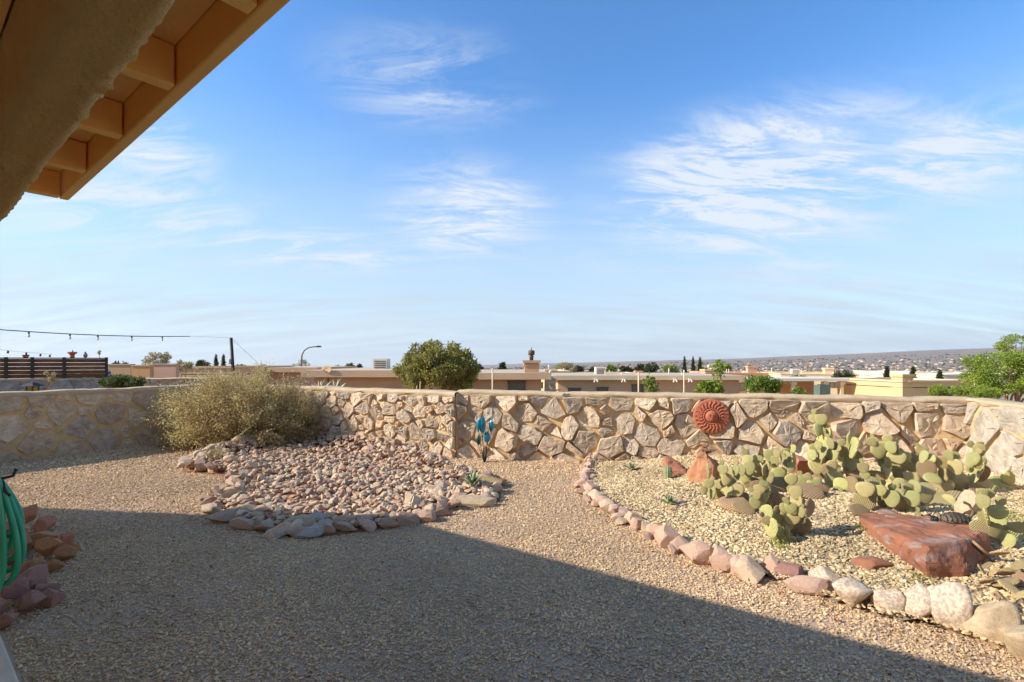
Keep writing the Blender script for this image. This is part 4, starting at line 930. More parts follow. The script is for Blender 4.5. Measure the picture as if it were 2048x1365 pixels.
# ------------------------------------------------------------------ agaves, barrel cactus, grass tuft
def agave(name, label, cat, base, n, ln, wd, seed, mat='agave', el=(25, 80)):
    g = np.random.RandomState(seed); root = thing(name, label, cat, base)
    for i in range(n):
        a = i * 2.39996 + g.uniform(-.2, .2); e = R(el[0] + (el[1] - el[0]) * (i / (n - 1)) ** .8); L = ln * g.uniform(.8, 1.15) * (1 - .15 * i / n)
        k = 7; V = []; Fc = []
        for j in range(k + 1):
            f = j / k; ee = e - .35 * f * (1 - i / n); r = L * f * math.cos(ee); z = L * f * math.sin(ee) + .01
            w = wd * (math.sin(math.pi * min(1, (f * .78 + .22))) ** .9) * (1 if j < k else .02); c = Vector((math.cos(a) * r, math.sin(a) * r, z)); sd = Vector((-math.sin(a), math.cos(a), 0)); up = Vector((-math.cos(a) * math.sin(ee), -math.sin(a) * math.sin(ee), math.cos(ee)))
            V += [c + sd * w + up * w * .35, c - up * w * .18, c - sd * w + up * w * .35, c + up * w * .10]
        for j in range(k):
            for q in range(4): Fc.append((j * 4 + q, j * 4 + (q + 1) % 4, (j + 1) * 4 + (q + 1) % 4, (j + 1) * 4 + q))
        link('leaf', arr_mesh('leaf', V, Fc), MT[mat], root, None, True)
    return root
agave('agave', 'grey-green agave growing in the rock ring beside the rock bed', 'agave', gnd(945, 990) + Vector((0, 0, .06)), 13, .25, .030, 1, el=(38, 82))
agave('agave', 'small agave in the cactus bed near the wall', 'agave', gnd(1263, 942, zbed), 13, .15, .018, 2, el=(25, 80))
agave('agave', 'small agave in the middle of the pebbles of the cactus bed', 'agave', gnd(1338, 1012, zbed), 13, .14, .022, 3, el=(20, 80))
def barrel():
    b = gnd(1336, 957, zbed); root = thing('barrel_cactus', 'short ribbed barrel cactus beside the leaning orange-red rock', 'cactus', b)
    n = 40; V = []; Fc = []; H = .15; prof = [(0.035, 0), (.043, .04), (.046, .08), (.042, .12), (.028, .148), (.004, .157)]
    for r, z in prof:
        for j in range(n): a = 2 * math.pi * j / n; rr = r * (1 + .13 * (1 if j % 4 == 0 else -.3 if j % 4 == 2 else 0)); V.append((rr * math.cos(a), rr * math.sin(a), z))
    for i in range(len(prof) - 1):
        for j in range(n): Fc.append((i * n + j, i * n + (j + 1) % n, (i + 1) * n + (j + 1) % n, (i + 1) * n + j))
    link('body', arr_mesh('body', V, Fc), MT['agave'], root, None, True)
    mb = MB(); g = np.random.RandomState(2)
    for r, z in prof[:5]:
        for j in range(0, n, 4):
            a = 2 * math.pi * j / n; p = Vector((r * 1.12 * math.cos(a), r * 1.12 * math.sin(a), z))
            for _ in range(3): mb.tube([p, p + Vector((math.cos(a), math.sin(a), g.uniform(-.5, .8))) * .018 + Vector(g.uniform(-.006, .006, 3))], [.0012, .0003], 3)
    mb.build('spines', MT['straw'], root)
barrel()
def tuft():
    b = gnd(428, 938) + Vector((0, 0, .03)); g = np.random.RandomState(6); root = thing('grass_tuft', 'dry bunchgrass tuft growing inside a ring of rocks', 'grass', b)
    def blades(n, L, sp, w):
        V = []; Fc = []
        for i in range(n):
            a = g.uniform(0, 6.28); t = abs(g.normal(0, sp)); l = L * g.uniform(.5, 1.1); o = np.array([math.cos(a), math.sin(a), 0]); p = o * g.uniform(0, .09); sd = np.array([-math.sin(a), math.cos(a), 0]); k = len(V)
            for j in range(4):
                f = j / 3; c = p + o * l * math.sin(t) * f ** 1.6 + np.array([0, 0, l * f * math.cos(t * f)]); V += [c + sd * w * (1 - f * .9), c - sd * w * (1 - f * .9)]
            for j in range(3): Fc.append((k + 2 * j, k + 2 * j + 1, k + 2 * j + 3, k + 2 * j + 2))
        return V, Fc
    link('blades', arr_mesh('b', *blades(520, .27, .5, .0035)), MT['grass'], root)
    link('dry_blades', arr_mesh('b', *blades(120, .42, .75, .0022)), MT['straw'], root)
tuft()

# ------------------------------------------------------------------ the big grey-green bush
def bush():
    b = gnd(545, 893); g = np.random.RandomState(12); root = thing('bush', 'wide grey-green twiggy bush spilling over the corner of the stone walls', 'bush', b)
    c0 = np.array([at(478, 840, b.y + .1)[i] - b[i] for i in range(3)])
    tips = []; mb = MB()
    n = 1150
    for i in range(n):
        d = g.normal(size=3); d /= np.linalg.norm(d)
        if d[2] < -.55: d[2] *= -.4
        r = np.array([1.66, 1.05, 1.05]) * g.uniform(.62, 1.05)
        tip = c0 + d * r + np.array([0, 0, .02])
        tip += np.array([mnoise.noise(Vector(d * 3)) * .25, 0, mnoise.noise(Vector(d * 4 + 5)) * .12])
        if tip[2] < .06: tip[2] = .06 + g.uniform(0, .2)
        lim = 1.66 - .10 * max(0, abs(tip[0] - c0[0]) - .9)
        tip[2] = min(tip[2], lim + g.normal(0, .035)); tips.append(tip)
    tips = np.array(tips); st = np.array([g.uniform(-.35, .25, n), g.uniform(-.2, .25, n), np.zeros(n)]).T
    for i in range(0, n, 3):
        m = (st[i] + tips[i]) / 2 + np.array([0, 0, .10]) + g.normal(0, .05, 3); mb.tube([st[i], m, tips[i]], [.008, .005, .0015], 4, False)
    for i in range(0, n):
        a = tips[i] - (tips[i] - c0) * .3
        for _ in range(3): mb.tube([a, a + (tips[i] - a) * .6 + g.normal(0, .05, 3), tips[i] + g.normal(0, .09, 3) + np.array([0, 0, .09 * g.uniform()])], [.003, .002, .0008], 3, False)
    mb.build('stems', MT['twig'], root)
    k = 125; P = []
    for i in range(n):
        f = np.clip(g.beta(4, 1.6, k), .3, 1.06)[:, None]; base = st[i] * .4 + c0 * .6
        P.append(base + (tips[i] - base) * f + g.normal(0, .055, (k, 3)))
    P = np.concatenate(P); P = P[P[:, 2] > .03]
    V, Fc = leaf_quads(P, .030, g, .55, None, .5); link('foliage', arr_mesh('foliage', V, Fc), MT['leaf_sage'], root)
    # litter under the bush
    q = g.normal(0, 1, (5200, 2)) * np.array([1.0, .55]) + np.array([b.x + .35, b.y - .25]); P = np.column_stack([q, np.full(len(q), .03) + g.uniform(0, .08, len(q))])
    V, Fc = leaf_quads(P, .03, g, .5, None, -.2); o = link('leaf_litter', arr_mesh('leaf_litter', V, Fc), MT['leaf_litter']); tag(o, 'brown dead leaves strewn under the bush', 'leaves', kind='stuff')
    mb = MB(); p0 = gnd(455, 915); mb.tube([p0, p0 + Vector((.12, 0, .3)), p0 + Vector((.36, .1, .52))], [.010, .008, .003], 6); o = mb.build('dry_stalk', MT['straw']); tag(o, 'single dry bent stalk leaning in front of the bush', 'stalk')
bush()

# ------------------------------------------------------------------ ornaments
TEAL = pmat('teal_enamel', (.02, .29, .42), (.012, .17, .30), 6, .28, .03, 30, spec=.6, metal=.35)
DKGREEN = pmat('dark_green_metal', (.02, .06, .045), (.015, .04, .03), 8, .4, .05, 30, spec=.5, metal=.4)
TERRA = pmat('terracotta', (.46, .15, .08), (.36, .12, .07), 7, .8, .5, 40, dist=.01)
RUST = pmat('rusty_metal', (.10, .07, .05), (.17, .14, .10), 14, .6, .3, 50, metal=.3)
def flowers():
    b = gnd(969, 925); root = thing('garden_stake', 'teal metal tulip cluster stuck in the gravel before the wall', 'garden ornament', b); d = b.y
    heads = [((958, 865), (964, 838), .75), ((965, 868), (966, 833), 1.0), ((983, 866), (981, 841), .8), ((974, 887), (975, 864), .95), ((957, 892), (956, 871), .7)]
    for k, (lo, hi, s) in enumerate(heads):
        off = (k - 2) * .012; L0 = at(*lo, d) - b; H0 = at(*hi, d) - b; L0.y += off; H0.y += off
        mb = MB(); mid = L0 * .45; mid.x *= 1.35; mb.tube([(0, 0, -.05), Vector((0, 0, .06)), mid, L0], [.006, .006, .005, .004], 7); mb.build('stem', DKGREEN, root, None, True)
        ln = (H0 - L0).length; ctr = (H0 + L0) / 2
        bl = None
        for q in range(3):                                # three cupped petals
            nu, nv = 8, 5; V = []; Fc = []; a0 = q * 2.094 + k
            for i in range(nu + 1):
                f = i / nu; r = .052 * s * math.sin(math.pi * (f * .86 + .07)) ** .8; hw = 1.15 * math.sin(math.pi * min(1, f * .9 + .06)) ** .7
                for j in range(nv + 1):
                    a = a0 + (j / nv - .5) * 2 * hw; V.append((L0.x + r * math.cos(a), L0.y + r * math.sin(a), L0.z + ln * f * 1.04))
            for i in range(nu):
                for j in range(nv): Fc.append((i * (nv + 1) + j, i * (nv + 1) + j + 1, (i + 1) * (nv + 1) + j + 1, (i + 1) * (nv + 1) + j))
            link('petal', arr_mesh('petal', V, Fc), TEAL if k != 4 else DKGREEN, root, None, True)
    for k in range(6):                                    # leaves at the foot
        a = k * 1.047; V = []; Fc = []
        for i in range(6):
            f = i / 5; w = .022 * math.sin(math.pi * (f * .8 + .2)); c = Vector((math.cos(a) * .07 * f, math.sin(a) * .05 * f, .15 * f)); sd = Vector((-math.sin(a), math.cos(a), 0)); V += [c + sd * w, c - sd * w]
        for i in range(5): Fc.append((2 * i, 2 * i + 1, 2 * i + 3, 2 * i + 2))
        link('leaf', arr_mesh('leaf', V, Fc), DKGREEN, root, None, True)
flowers()
def sun_plaque():
    A = W_STEP + Vector((.02, .10, 0)); B = W_COR + Vector((.05, .02, 0)); t = (B - A).normalized(); n = Vector((t.y, -t.x, 0))
    u = (1421 - 1024) / F; s = (A.x - u * A.y) / (u * t.y - t.x); c = A + t * s; d = c.y
    ctr = Vector((c.x, c.y, EYE - (832 - HOR) / F * d)) + n * .075; root = thing('wall_plaque', 'round terracotta sun face plaque hanging on the stone wall', 'wall plaque', ctr, math.atan2(t.y, t.x))
    r = 34.5 / F * d
    def disc(prof, name, mat, cx=0, cz=0, par=root):        # lathe about local -y
        m2 = MB(); m2.lathe(prof, 48); V = [(v[0] + cx, -v[2], v[1] + cz) for v in m2.v]; m3 = MB(); m3.add(V, m2.f); return m3.build(name, mat, par, None, True)
    disc([(r * .97, -.03), (r, .0), (r * .985, .018), (r * .93, .022), (r * .45, .026), (.001, .028)], 'disc', TERRA)
    m = MB(); m.tube([(r * .43 * math.cos(a * .2618), -.032, r * .43 * math.sin(a * .2618)) for a in range(25)], .011, 7, False); m.build('ring', TERRA, root, None, True)
    f = disc([(r * .37, .02), (r * .33, .045), (r * .22, .065), (r * .1, .073), (.001, .075)], 'face', TERRA)
    m = MB(); m.tube([(.0, -.075, r * .14), (.0, -.096, -.0), (0, -.088, -r * .05)], [.006, .013, .010], 8); m.build('nose', TERRA, f, None, True)
    for sx in (-1, 1):
        m = MB(); m.tube([(sx * r * .06, -.076, r * .11), (sx * r * .12, -.078, r * .13), (sx * r * .19, -.068, r * .10)], .006, 6); m.build('brow', TERRA, f, None, True)
        m = MB(); m.tube([(sx * r * .07, -.078, r * .055), (sx * r * .13, -.076, r * .05), (sx * r * .17, -.07, r * .055)], .007, 6); m.build('eye', TERRA, f, None, True)
    m = MB(); m.tube([(-r * .1, -.071, -r * .12), (0, -.078, -r * .14), (r * .1, -.071, -r * .12)], [.004, .009, .004], 6); m.build('mouth', TERRA, f, None, True)
    for k in range(22):                                     # wavy sun rays
        a = 2 * math.pi * k / 22; P = []
        for i in range(7):
            q = i / 6; rr = r * (.49 + .43 * q); aa = a + .09 * math.sin(q * 6.0); P.append((rr * math.cos(aa), -.026, rr * math.sin(aa)))
        m = MB(); m.tube(P, [.017 - .011 * i / 6 for i in range(7)], 6); m.build('ray', TERRA, root, None, True)
    for k in range(44):                                     # beads round the ring
        if k % 2: continue
        a = 2 * math.pi * k / 44; m = MB(); m.lathe([(.001, -.006), (.007, 0), (.001, .007)], 6, (r * .475 * math.cos(a), 0, 0)); V = [(v[0], -.028 - v[2], v[1] + r * .475 * math.sin(a)) for v in m.v]; m2 = MB(); m2.add(V, m.f); m2.build('bead', TERRA, root, None, True)
sun_plaque()
def bug():
    b = at(1912, 1050, 4.13); root = thing('bug_sculpture', 'rusty metal bug with a striped domed back on the red slab', 'sculpture', b, -.25)
    m = MB(); V = []; n = 20
    prof = [(.095 * math.cos(a), .062 * math.sin(a)) for a in np.linspace(-.2, math.pi / 2 - .02, 8)]
    m.lathe(prof, n); m.v = [(v[0] * 1.15, v[1] * .8, v[2] + .035) for v in m.v]; m.build('body', RUST, root, None, True)
    for k in range(7):                                      # ribs over the back
        x = -.085 + .028 * k; h = math.sqrt(max(.0001, 1 - (x / .115) ** 2)); P = [(x, .078 * h * math.cos(a), .037 + .064 * h * math.sin(a)) for a in np.linspace(.1, math.pi - .1, 9)]
        mb = MB(); mb.tube(P, .0035, 5); mb.build('rib', MT['dark'], root, None, True)
    mb = MB(); mb.lathe([(.001, -.03), (.022, -.02), (.03, 0), (.022, .02), (.001, .03)], 12, (-.15, 0, .035)); mb.build('head', MT['dark'], root, None, True)
    for s in (-1, 1):
        mb = MB(); mb.tube([(-.17, s * .01, .05), (-.2, s * .03, .09), (-.235, s * .05, .07)], .003, 5); mb.build('antenna', MT['dark'], root, None, True)
        for k in range(3):
            x = -.06 + .07 * k; mb = MB(); mb.tube([(x, s * .05, .04), (x + .03 * (k - 1) + .01, s * .12, .075), (x + .06 * (k - 1) + .02, s * .17, -.01)], .0038, 5); mb.build('leg', MT['dark'], root, None, True)
    mb = MB(); mb.tube([(.10, .02, .05), (.15, .05, .10), (.14, .09, .15), (.10, .08, .17)], [.012, .012, .010, .012], 8); mb.build('tail', RUST, root, None, True)
bug()

# ------------------------------------------------------------------ garden hose on the house wall
def hose():
    o = hp(.20, 3.62); root = thing('garden_hose', 'green garden hose hanging in loops on the house wall', 'hose', (0, 0, 0))
    g = np.random.RandomState(3)
    def px(x, y, d): return at(x, y, d)
    # loops: each goes up over the hanger and down again, photo places at the hose's own depth
    loops = [(-30, 62, 1072, 2.95), (-45, 68, 1142, 2.9), (-40, 52, 1168, 2.85), (-50, 14, 1192, 2.80), (-60, 40, 1112, 2.98), (-70, 10, 1165, 2.88), (-36, 60, 1120, 3.02)]
    P = []
    for (xl, xr, yb, d) in loops:                           # hanging teardrop loops
        top = 950 + g.uniform(-5, 5); x0 = -14 + g.uniform(-5, 5)
        for k in range(14):
            a = 2 * math.pi * k / 14; v = (1 - math.cos(a)) / 2; y = top + (yb - top) * v; wdt = (xr - xl) / 2 * (.25 + .75 * v ** .8)
            x = x0 + ((xl + xr) / 2 - x0) * v + math.sin(a) * wdt
            P.append(px(x, y, d + .03 * math.sin(a) + g.uniform(-.004, .004)))
    # Catmull-Rom through the points
    Q = []
    for i in range(1, len(P) - 2):
        p0, p1, p2, p3 = P[i - 1], P[i], P[i + 1], P[i + 2]
        for k in range(7):
            t = k / 7; Q.append(.5 * ((2 * p1) + (p2 - p0) * t + (2 * p0 - 5 * p1 + 4 * p2 - p3) * t * t + (3 * p1 - p0 - 3 * p2 + p3) * t ** 3))
    mb = MB(); mb.tube(Q, .0155, 10); mb.build('coil', MT['hose'], root, None, True)
    e = Q[-1]; mb = MB(); mb.tube([e, e + Vector((-.02, 0, -.05))], .02, 10); mb.build('coupling', MT['dark'], root, None, True)
    h = thing('hose_hanger', 'black iron hose hanger fixed to the house wall', 'hose hanger', at(-8, 960, 2.9))
    w = M_DIR; z = Vector((0, 0, 1))
    mb = MB(); mb.tube([-w * .28 + z * .02, w * .0 + z * .0, w * .07 + z * .01, w * .085 + z * .05], .009, 7); mb.build('bracket', MT['dark'], h, None, True)
    for s in (-1, 1):
        mb = MB(); mb.tube([E_DIR * (.06 * s) + z * .0 + w * .02, E_DIR * (.09 * s) + z * -.06 + w * .03, E_DIR * (.07 * s) + z * -.09 + w * .05], .007, 6); mb.build('arm', MT['dark'], h, None, True)
hose()

# dry leaves and small weeds strewn over the gravel
def strewn():
    g = np.random.RandomState(77); P = []
    for i in range(900):
        if i % 2: s = g.uniform(0, len(EDGE) - 1.01); k = int(s); p = EDGE[k].lerp(EDGE[k + 1], s - k); q = (p.x + g.normal(0, .16), p.y + g.normal(0, .16) - .05)
        else: y = g.uniform(2.2, 7.5); q = (g.uniform(-1, 1) * 1.0 * y, y)
        P.append((q[0], q[1], .014 + g.uniform(0, .012)))
    P = np.array(P); P = P[(P[:, 0] * M_DIR.x + P[:, 1] * M_DIR.y) > .5]
    V, Fc = leaf_quads(P, .026, g, .45, None, -.1); o = link('dry_leaves', arr_mesh('dry_leaves', V, Fc), MT['leaf_litter']); tag(o, 'small dry brown leaves strewn over the gravel', 'leaves', kind='stuff')
    W = []
    for (x, y) in ((1545, 1090), (1730, 1065), (1770, 1075), (1850, 1130), (1840, 1165), (1900, 1130), (1560, 1100), (1700, 1180), (1460, 1010), (2020, 1035), (2035, 1045), (2010, 1040)):
        p = gnd(x, y, zbed); W.append(np.array(p) + g.normal(0, .035, (60, 3)) * np.array([1, 1, .3]) + np.array([0, 0, .03]))
    V, Fc = leaf_quads(np.concatenate(W), .022, g, .35, None, 1.0); o = link('weeds', arr_mesh('weeds', V, Fc), MT['leaf_lime']); tag(o, 'tiny green weeds sprouting between the cream pebbles', 'weeds', kind='stuff')
strewn()
# ------------------------------------------------------------------ beyond the walls: neighbours, street, town
def wallmat(name, c): return pmat(name, c, tuple(v * .88 for v in c), .6, .95, .15, 6, dist=.02)
HM = {k: wallmat('stucco_' + k, c) for k, c in dict(tan=(.64, .45, .28), brown=(.58, .37, .22), cream=(.74, .60, .40), yellow=(.70, .50, .26), pink=(.68, .42, .30), white=(.74, .65, .52), orange=(.66, .37, .18)).items()}
ROOFM = pmat('flat_roof', (.56, .46, .36), (.48, .39, .30), .5, .95, 0)
GLASS = pmat('window_glass', (.10, .10, .085), (.16, .15, .12), .8, .12, 0, spec=.6)
FRAME = pmat('window_frame', (.16, .12, .09), (.12, .09, .07), 3, .6, 0)
WHITE = pmat('white_paint', (.72, .68, .60), (.66, .62, .54), 3, .7, .05, 20)
def house(label, c, size, rz, mat, z0, par=.35, wins=(), chim=(), vents=(), eave=False, group=None, name='house', band=None):
    """flat-roofed adobe house. c = middle of the front face (x, y); size = width, depth, height; wins = (side, u, z, w, h)"""
    w, dp, h = size; root = thing(name, label, 'house', (c[0], c[1], z0), rz, group)
    mb = MB(); t = .3
    mb.box((0, dp / 2, h / 2 - .6), (w, dp, h + 1.2 - .0)); mb.build('wall', mat, root)
    mb = MB(); mb.box((0, dp / 2, h + .02), (w - .6, dp - .6, .04)); mb.build('roof', ROOFM, root)
    pm = mat
    if eave:                                                  # overhanging flat roof with a fascia
        mb = MB(); mb.box((0, dp / 2, h + .18), (w + .9, dp + .9, .30)); mb.build('fascia', eave if not isinstance(eave, bool) else mat, root)
        mb = MB(); mb.box((0, dp / 2, h + .345), (w + .8, dp + .8, .02)); mb.build('roof_surface', ROOFM, root)
    else:
        mb = MB()
        for (x, y, sx, sy) in ((0, t / 2, w, t), (0, dp - t / 2, w, t), (-w / 2 + t / 2, dp / 2, t, dp - 2 * t - .004), (w / 2 - t / 2, dp / 2, t, dp - 2 * t - .004)):
            mb.box((x, y, h + .045 + par / 2), (sx, sy, par))
        mb.build('parapet', pm, root)
        mb = MB()
        for (x, y, sx, sy) in ((0, t / 2 - .03, w + .12, t + .08), (0, dp - t / 2 + .03, w + .12, t + .08), (-w / 2 + t / 2 - .03, dp / 2, t + .08, dp - 2 * t - .1), (w / 2 - t / 2 + .03, dp / 2, t + .08, dp - 2 * t - .1)):
            mb.box((x, y, h + par + .09), (sx, sy, .09))
        mb.build('coping', band or mat, root)
    for (side, u, z, ww, hh) in wins:
        if side == 'f': M = Matrix.Translation((u, 0, z))
        elif side == 'l': M = Matrix.Translation((-w / 2, dp / 2 + u, z)) @ Matrix.Rotation(R(-90), 4, 'Z')
        else: M = Matrix.Translation((w / 2, dp / 2 + u, z)) @ Matrix.Rotation(R(90), 4, 'Z')
        mb = MB(); mb.box((0, -.012, 0), (ww, .03, hh), 0, M); wn = mb.build('window', GLASS, root)
        mb = MB(); f = .07
        for (x, zz, sx, sz) in ((0, hh / 2, ww + 2 * f, f), (0, -hh / 2, ww + 2 * f, f), (-ww / 2, 0, f, hh - f - .01), (ww / 2, 0, f, hh - f - .01), (0, 0, f * .6, hh - f - .01)): mb.box((x, -.03, zz), (sx, .07, sz), 0, M)
        mb.build('frame', FRAME, wn)
    for (u, v, s, hh, cap) in chim:
        mb = MB(); mb.box((u, v, h + hh / 2), (s, s, hh)); ch = mb.build('chimney', mat, root)
        mb = MB(); mb.box((u, v, h + hh + .06), (s * 1.25, s * 1.25, .14)); mb.box((u, v, h + hh - .12), (s * 1.12, s * 1.12, .10)); mb.build('chimney_cap', mat, ch)
        if cap:
            mb = MB(); k_ = .62 if cap == 1 else .42; mb.lathe([(r_ * k_, z_ * k_) for r_, z_ in ((.16, 0), (.15, .22), (.22, .24), (.22, .32), (.12, .34), (.12, .40), (.26, .42), (.27, .75), (.24, .80), (.05, .84), (.02, 1.05))], 12, (u, v, h + hh + .13)); mb.build('chimney_cowl', RUST if cap == 1 else WHITE, ch, None, True)
    if w > 6:                                                 # rooftop cooler and its duct
        gg = random.Random(int(abs(c[0]) * 10 + c[1])); ux, uy = gg.uniform(-.35, .35) * w, dp * gg.uniform(.35, .7); mb = MB(); mb.box((ux, uy, h + .62), (.8, .8, .62)); mb.box((ux, uy, h + .25), (.5, .5, .3)); cl = mb.build('roof_cooler', WHITE, root)
        mb = MB()
        for kk in range(4): mb.box((ux, uy - .41, h + .42 + .12 * kk), (.66, .02, .05))
        mb.build('louvre', FRAME, cl)
        for kk in range(2): mb = MB(); px_, py_ = gg.uniform(-.42, .42) * w, dp * gg.uniform(.15, .8); mb.tube([(px_, py_, h), (px_, py_, h + gg.uniform(.5, .9))], .05, 7); mb.build('vent_pipe', WHITE, root)
    for (u, v, hh) in vents:
        mb = MB(); mb.tube([(u, v, h), (u, v, h + hh)], .06, 8); mb.build('vent_pipe', WHITE, root)
    return root
def span(x1, x2, d, ytop):
    a = at(x1, ytop, d); b = at(x2, ytop, d); return (a.x + b.x) / 2, d, b.x - a.x, a.z
def zg(x, y): return float(zterr(np.array([x]), np.array([y]))[0])
def hs(label, x1, x2, ytop, d, dp, mat, rz=0, par=.35, wins=(), chim=(), vents=(), eave=False, band=None, group=None):
    cx, cy, w, zt = span(x1, x2, d, ytop); z0 = zg(cx, cy); h = zt - z0 - (par + .13 if not eave else .33)
    ww = [(s, (u - .5) * w if s == 'f' else u, (h + (par if not eave else 0)) - zz, a, b) for (s, u, zz, a, b) in wins]
    ch = [((u - .5) * w, v, s, hh, cap) for (u, v, s, hh, cap) in chim]; vt = [((u - .5) * w, v, hh) for (u, v, hh) in vents]
    return house(label, (cx, cy), (w / max(.2, math.cos(rz)), dp, h), rz, mat, z0, par, ww, ch, vt, eave, group, 'house', band)
hs('long brown neighbour house with a satellite dish, left of the round tree', 628, 905, 742, 24, 9, HM['brown'], eave=HM['tan'], wins=(('f', .55, .85, 1.6, .5), ('f', .2, .85, 1.2, .5)))
hs('brown house with a square window and a tall chimney beside the round tree', 945, 1083, 747, 25, 9, HM['brown'], eave=HM['tan'], wins=(('f', .64, .30, .80, .42),), chim=((.86, .5, .72, .85, 1),))
hs('cream house with a stout chimney behind the dark twig on the wall', 1085, 1138, 742, 46, 8, HM['cream'], wins=(('f', .15, 1.2, 1.0, .5),), chim=((.25, .2, .7, .5, 2),), vents=((.85, 1, .7),))
hs('small cream block with a flared chimney in front of the long taupe house', 1092, 1112, 757, 33, 3, HM['cream'], chim=((.5, .5, .55, .5, 2),))
hs('long taupe house with paired floodlights under a pale flat roof', 1116, 1478, 752, 37, 8, HM['tan'], eave=HM['cream'], wins=(('f', .245, .78, .80, .5), ('f', .44, .62, .80, .6), ('f', .09, .8, .9, .4)), chim=((.98, 5, .9, .6, 2),), vents=((.4, 3, .5), (.75, 2.5, .5)))
for u in (1192, 1247, 1295, 1350, 1380):                                      # floodlights on that house
    p = at(u, 762, 36.4); r_ = thing('floodlight', 'white twin floodlight fixed under the taupe eave', 'floodlight', p, 0, 'twin floodlights of the taupe house')
    for s in (-1, 1):
        mb = MB(); mb.tube([(s * .05, 0, .1), (s * .09, -.08, -.02), (s * .13, -.14, -.08)], [.03, .05, .085], 8); mb.build('lamp', WHITE, r_, None, True)
    mb = MB(); mb.box((0, .06, .1), (.16, .12, .12)); mb.build('box', WHITE, r_)
hs('low orange-brown house behind the long taupe house', 1160, 1290, 748, 62, 10, HM['orange'], band=HM['cream'], chim=((.93, 1, .8, .7, 0),), vents=((.5, 2, .9),))
hs('pink stucco house with twin slim chimneys', 1440, 1565, 746, 58, 10, HM['pink'], wins=(('f', .28, 1.5, 2.0, .9), ('f', .93, 1.2, 2.4, 1.5)), chim=((.73, 4, .6, 1.1, 0), (.81, 4, .6, 1.0, 0)), vents=((.2, 1, .9), (.45, 1, .8), (.9, 1, 1.0)))
hs('cream house with one small dark window beyond the patio cover', 1572, 1722, 748, 52, 10, HM['cream'], rz=-.25, wins=(('f', .62, 1.0, 1.1, .5), ('f', .55, 1.0, .25, .5)), chim=((.8, 6, .8, .9, 2),))
# patio cover with posts
def patio_cover():
    cx, cy, w, zt = span(1548, 1692, 30, 760); z0 = zg(cx, cy); r = thing('patio_cover', 'white-roofed patio cover on posts against a tan wall', 'patio cover', (cx, cy, z0)); h = zt - z0
    mb = MB(); mb.box((0, 1.6, h), (w + .3, 3.4, .16)); mb.build('roof', WHITE, r)
    for u in (-.45, -.22, .22, .45):
        mb = MB(); mb.box((u * w, .1, h / 2 - .3), (.18, .18, h + .4)); p = mb.build('post', HM['cream'], r); mb = MB(); mb.box((u * w, .1, h - .2), (.3, .3, .16)); mb.build('bracket', HM['cream'], p)
    mb = MB(); mb.box((0, 3.3, h / 2 - .3), (w, .25, h + .2)); mb.build('wall', HM['brown'], r)
    p = at(1644, 786, 29); a = thing('air_conditioner', 'green metal air conditioner box under the patio cover', 'air conditioner', (p.x, p.y, p.z - .3)); mb = MB(); mb.box((0, 0, .35), (.6, .6, .8)); mb.build('cabinet', pmat('green_metal', (.12, .17, .14), (.10, .14, .12), 3, .5, .1, 20), a); mb = MB(); mb.lathe([(.24, 0), (.24, .03), (.05, .05)], 14, (0, 0, .75)); mb.build('fan_guard', MT['dark'], a)
patio_cover()
# the yellow parapet house seen on its corner
def corner_house():
    A = at(1805, 762, 27); z0 = zg(A.x, A.y); h = A.z - z0 - .4
    c = at(1735, 762, 29.2); rz = math.atan2(A.y - c.y, A.x - c.x); w = 2 * (Vector((A.x - c.x, A.y - c.y)).length)
    house('sunlit yellow stucco house with stepped parapet seen on its corner', (c.x, c.y), (w, 4.4, h), rz, HM['yellow'], z0, .28, (('r', .3, h - .3, 1.1, .5),), ((w / 2 - .35, .35, .62, .62, 0),), band=HM['cream'])
corner_house()
hs('cream house between the two dark cypresses', 1772, 1828, 750, 48, 8, HM['cream'], wins=(('f', .6, 1.2, 1.0, .5),), chim=((.4, .6, .9, .5, 0),))
hs('pale house with a white shuttered window behind the cypresses', 1832, 1888, 745, 44, 8, HM['white'], wins=(('f', .25, 1.2, 1.4, .5),))
hs('white flat-roofed house with small windows beside the bright green tree', 1886, 1945, 749, 40, 8, HM['white'], wins=(('f', .15, 1.1, .6, .5), ('f', .85, 1.2, .4, .7)), band=WHITE)
hs('low white house half hidden by the bright green tree', 1950, 2060, 748, 46, 8, HM['white'], band=WHITE)

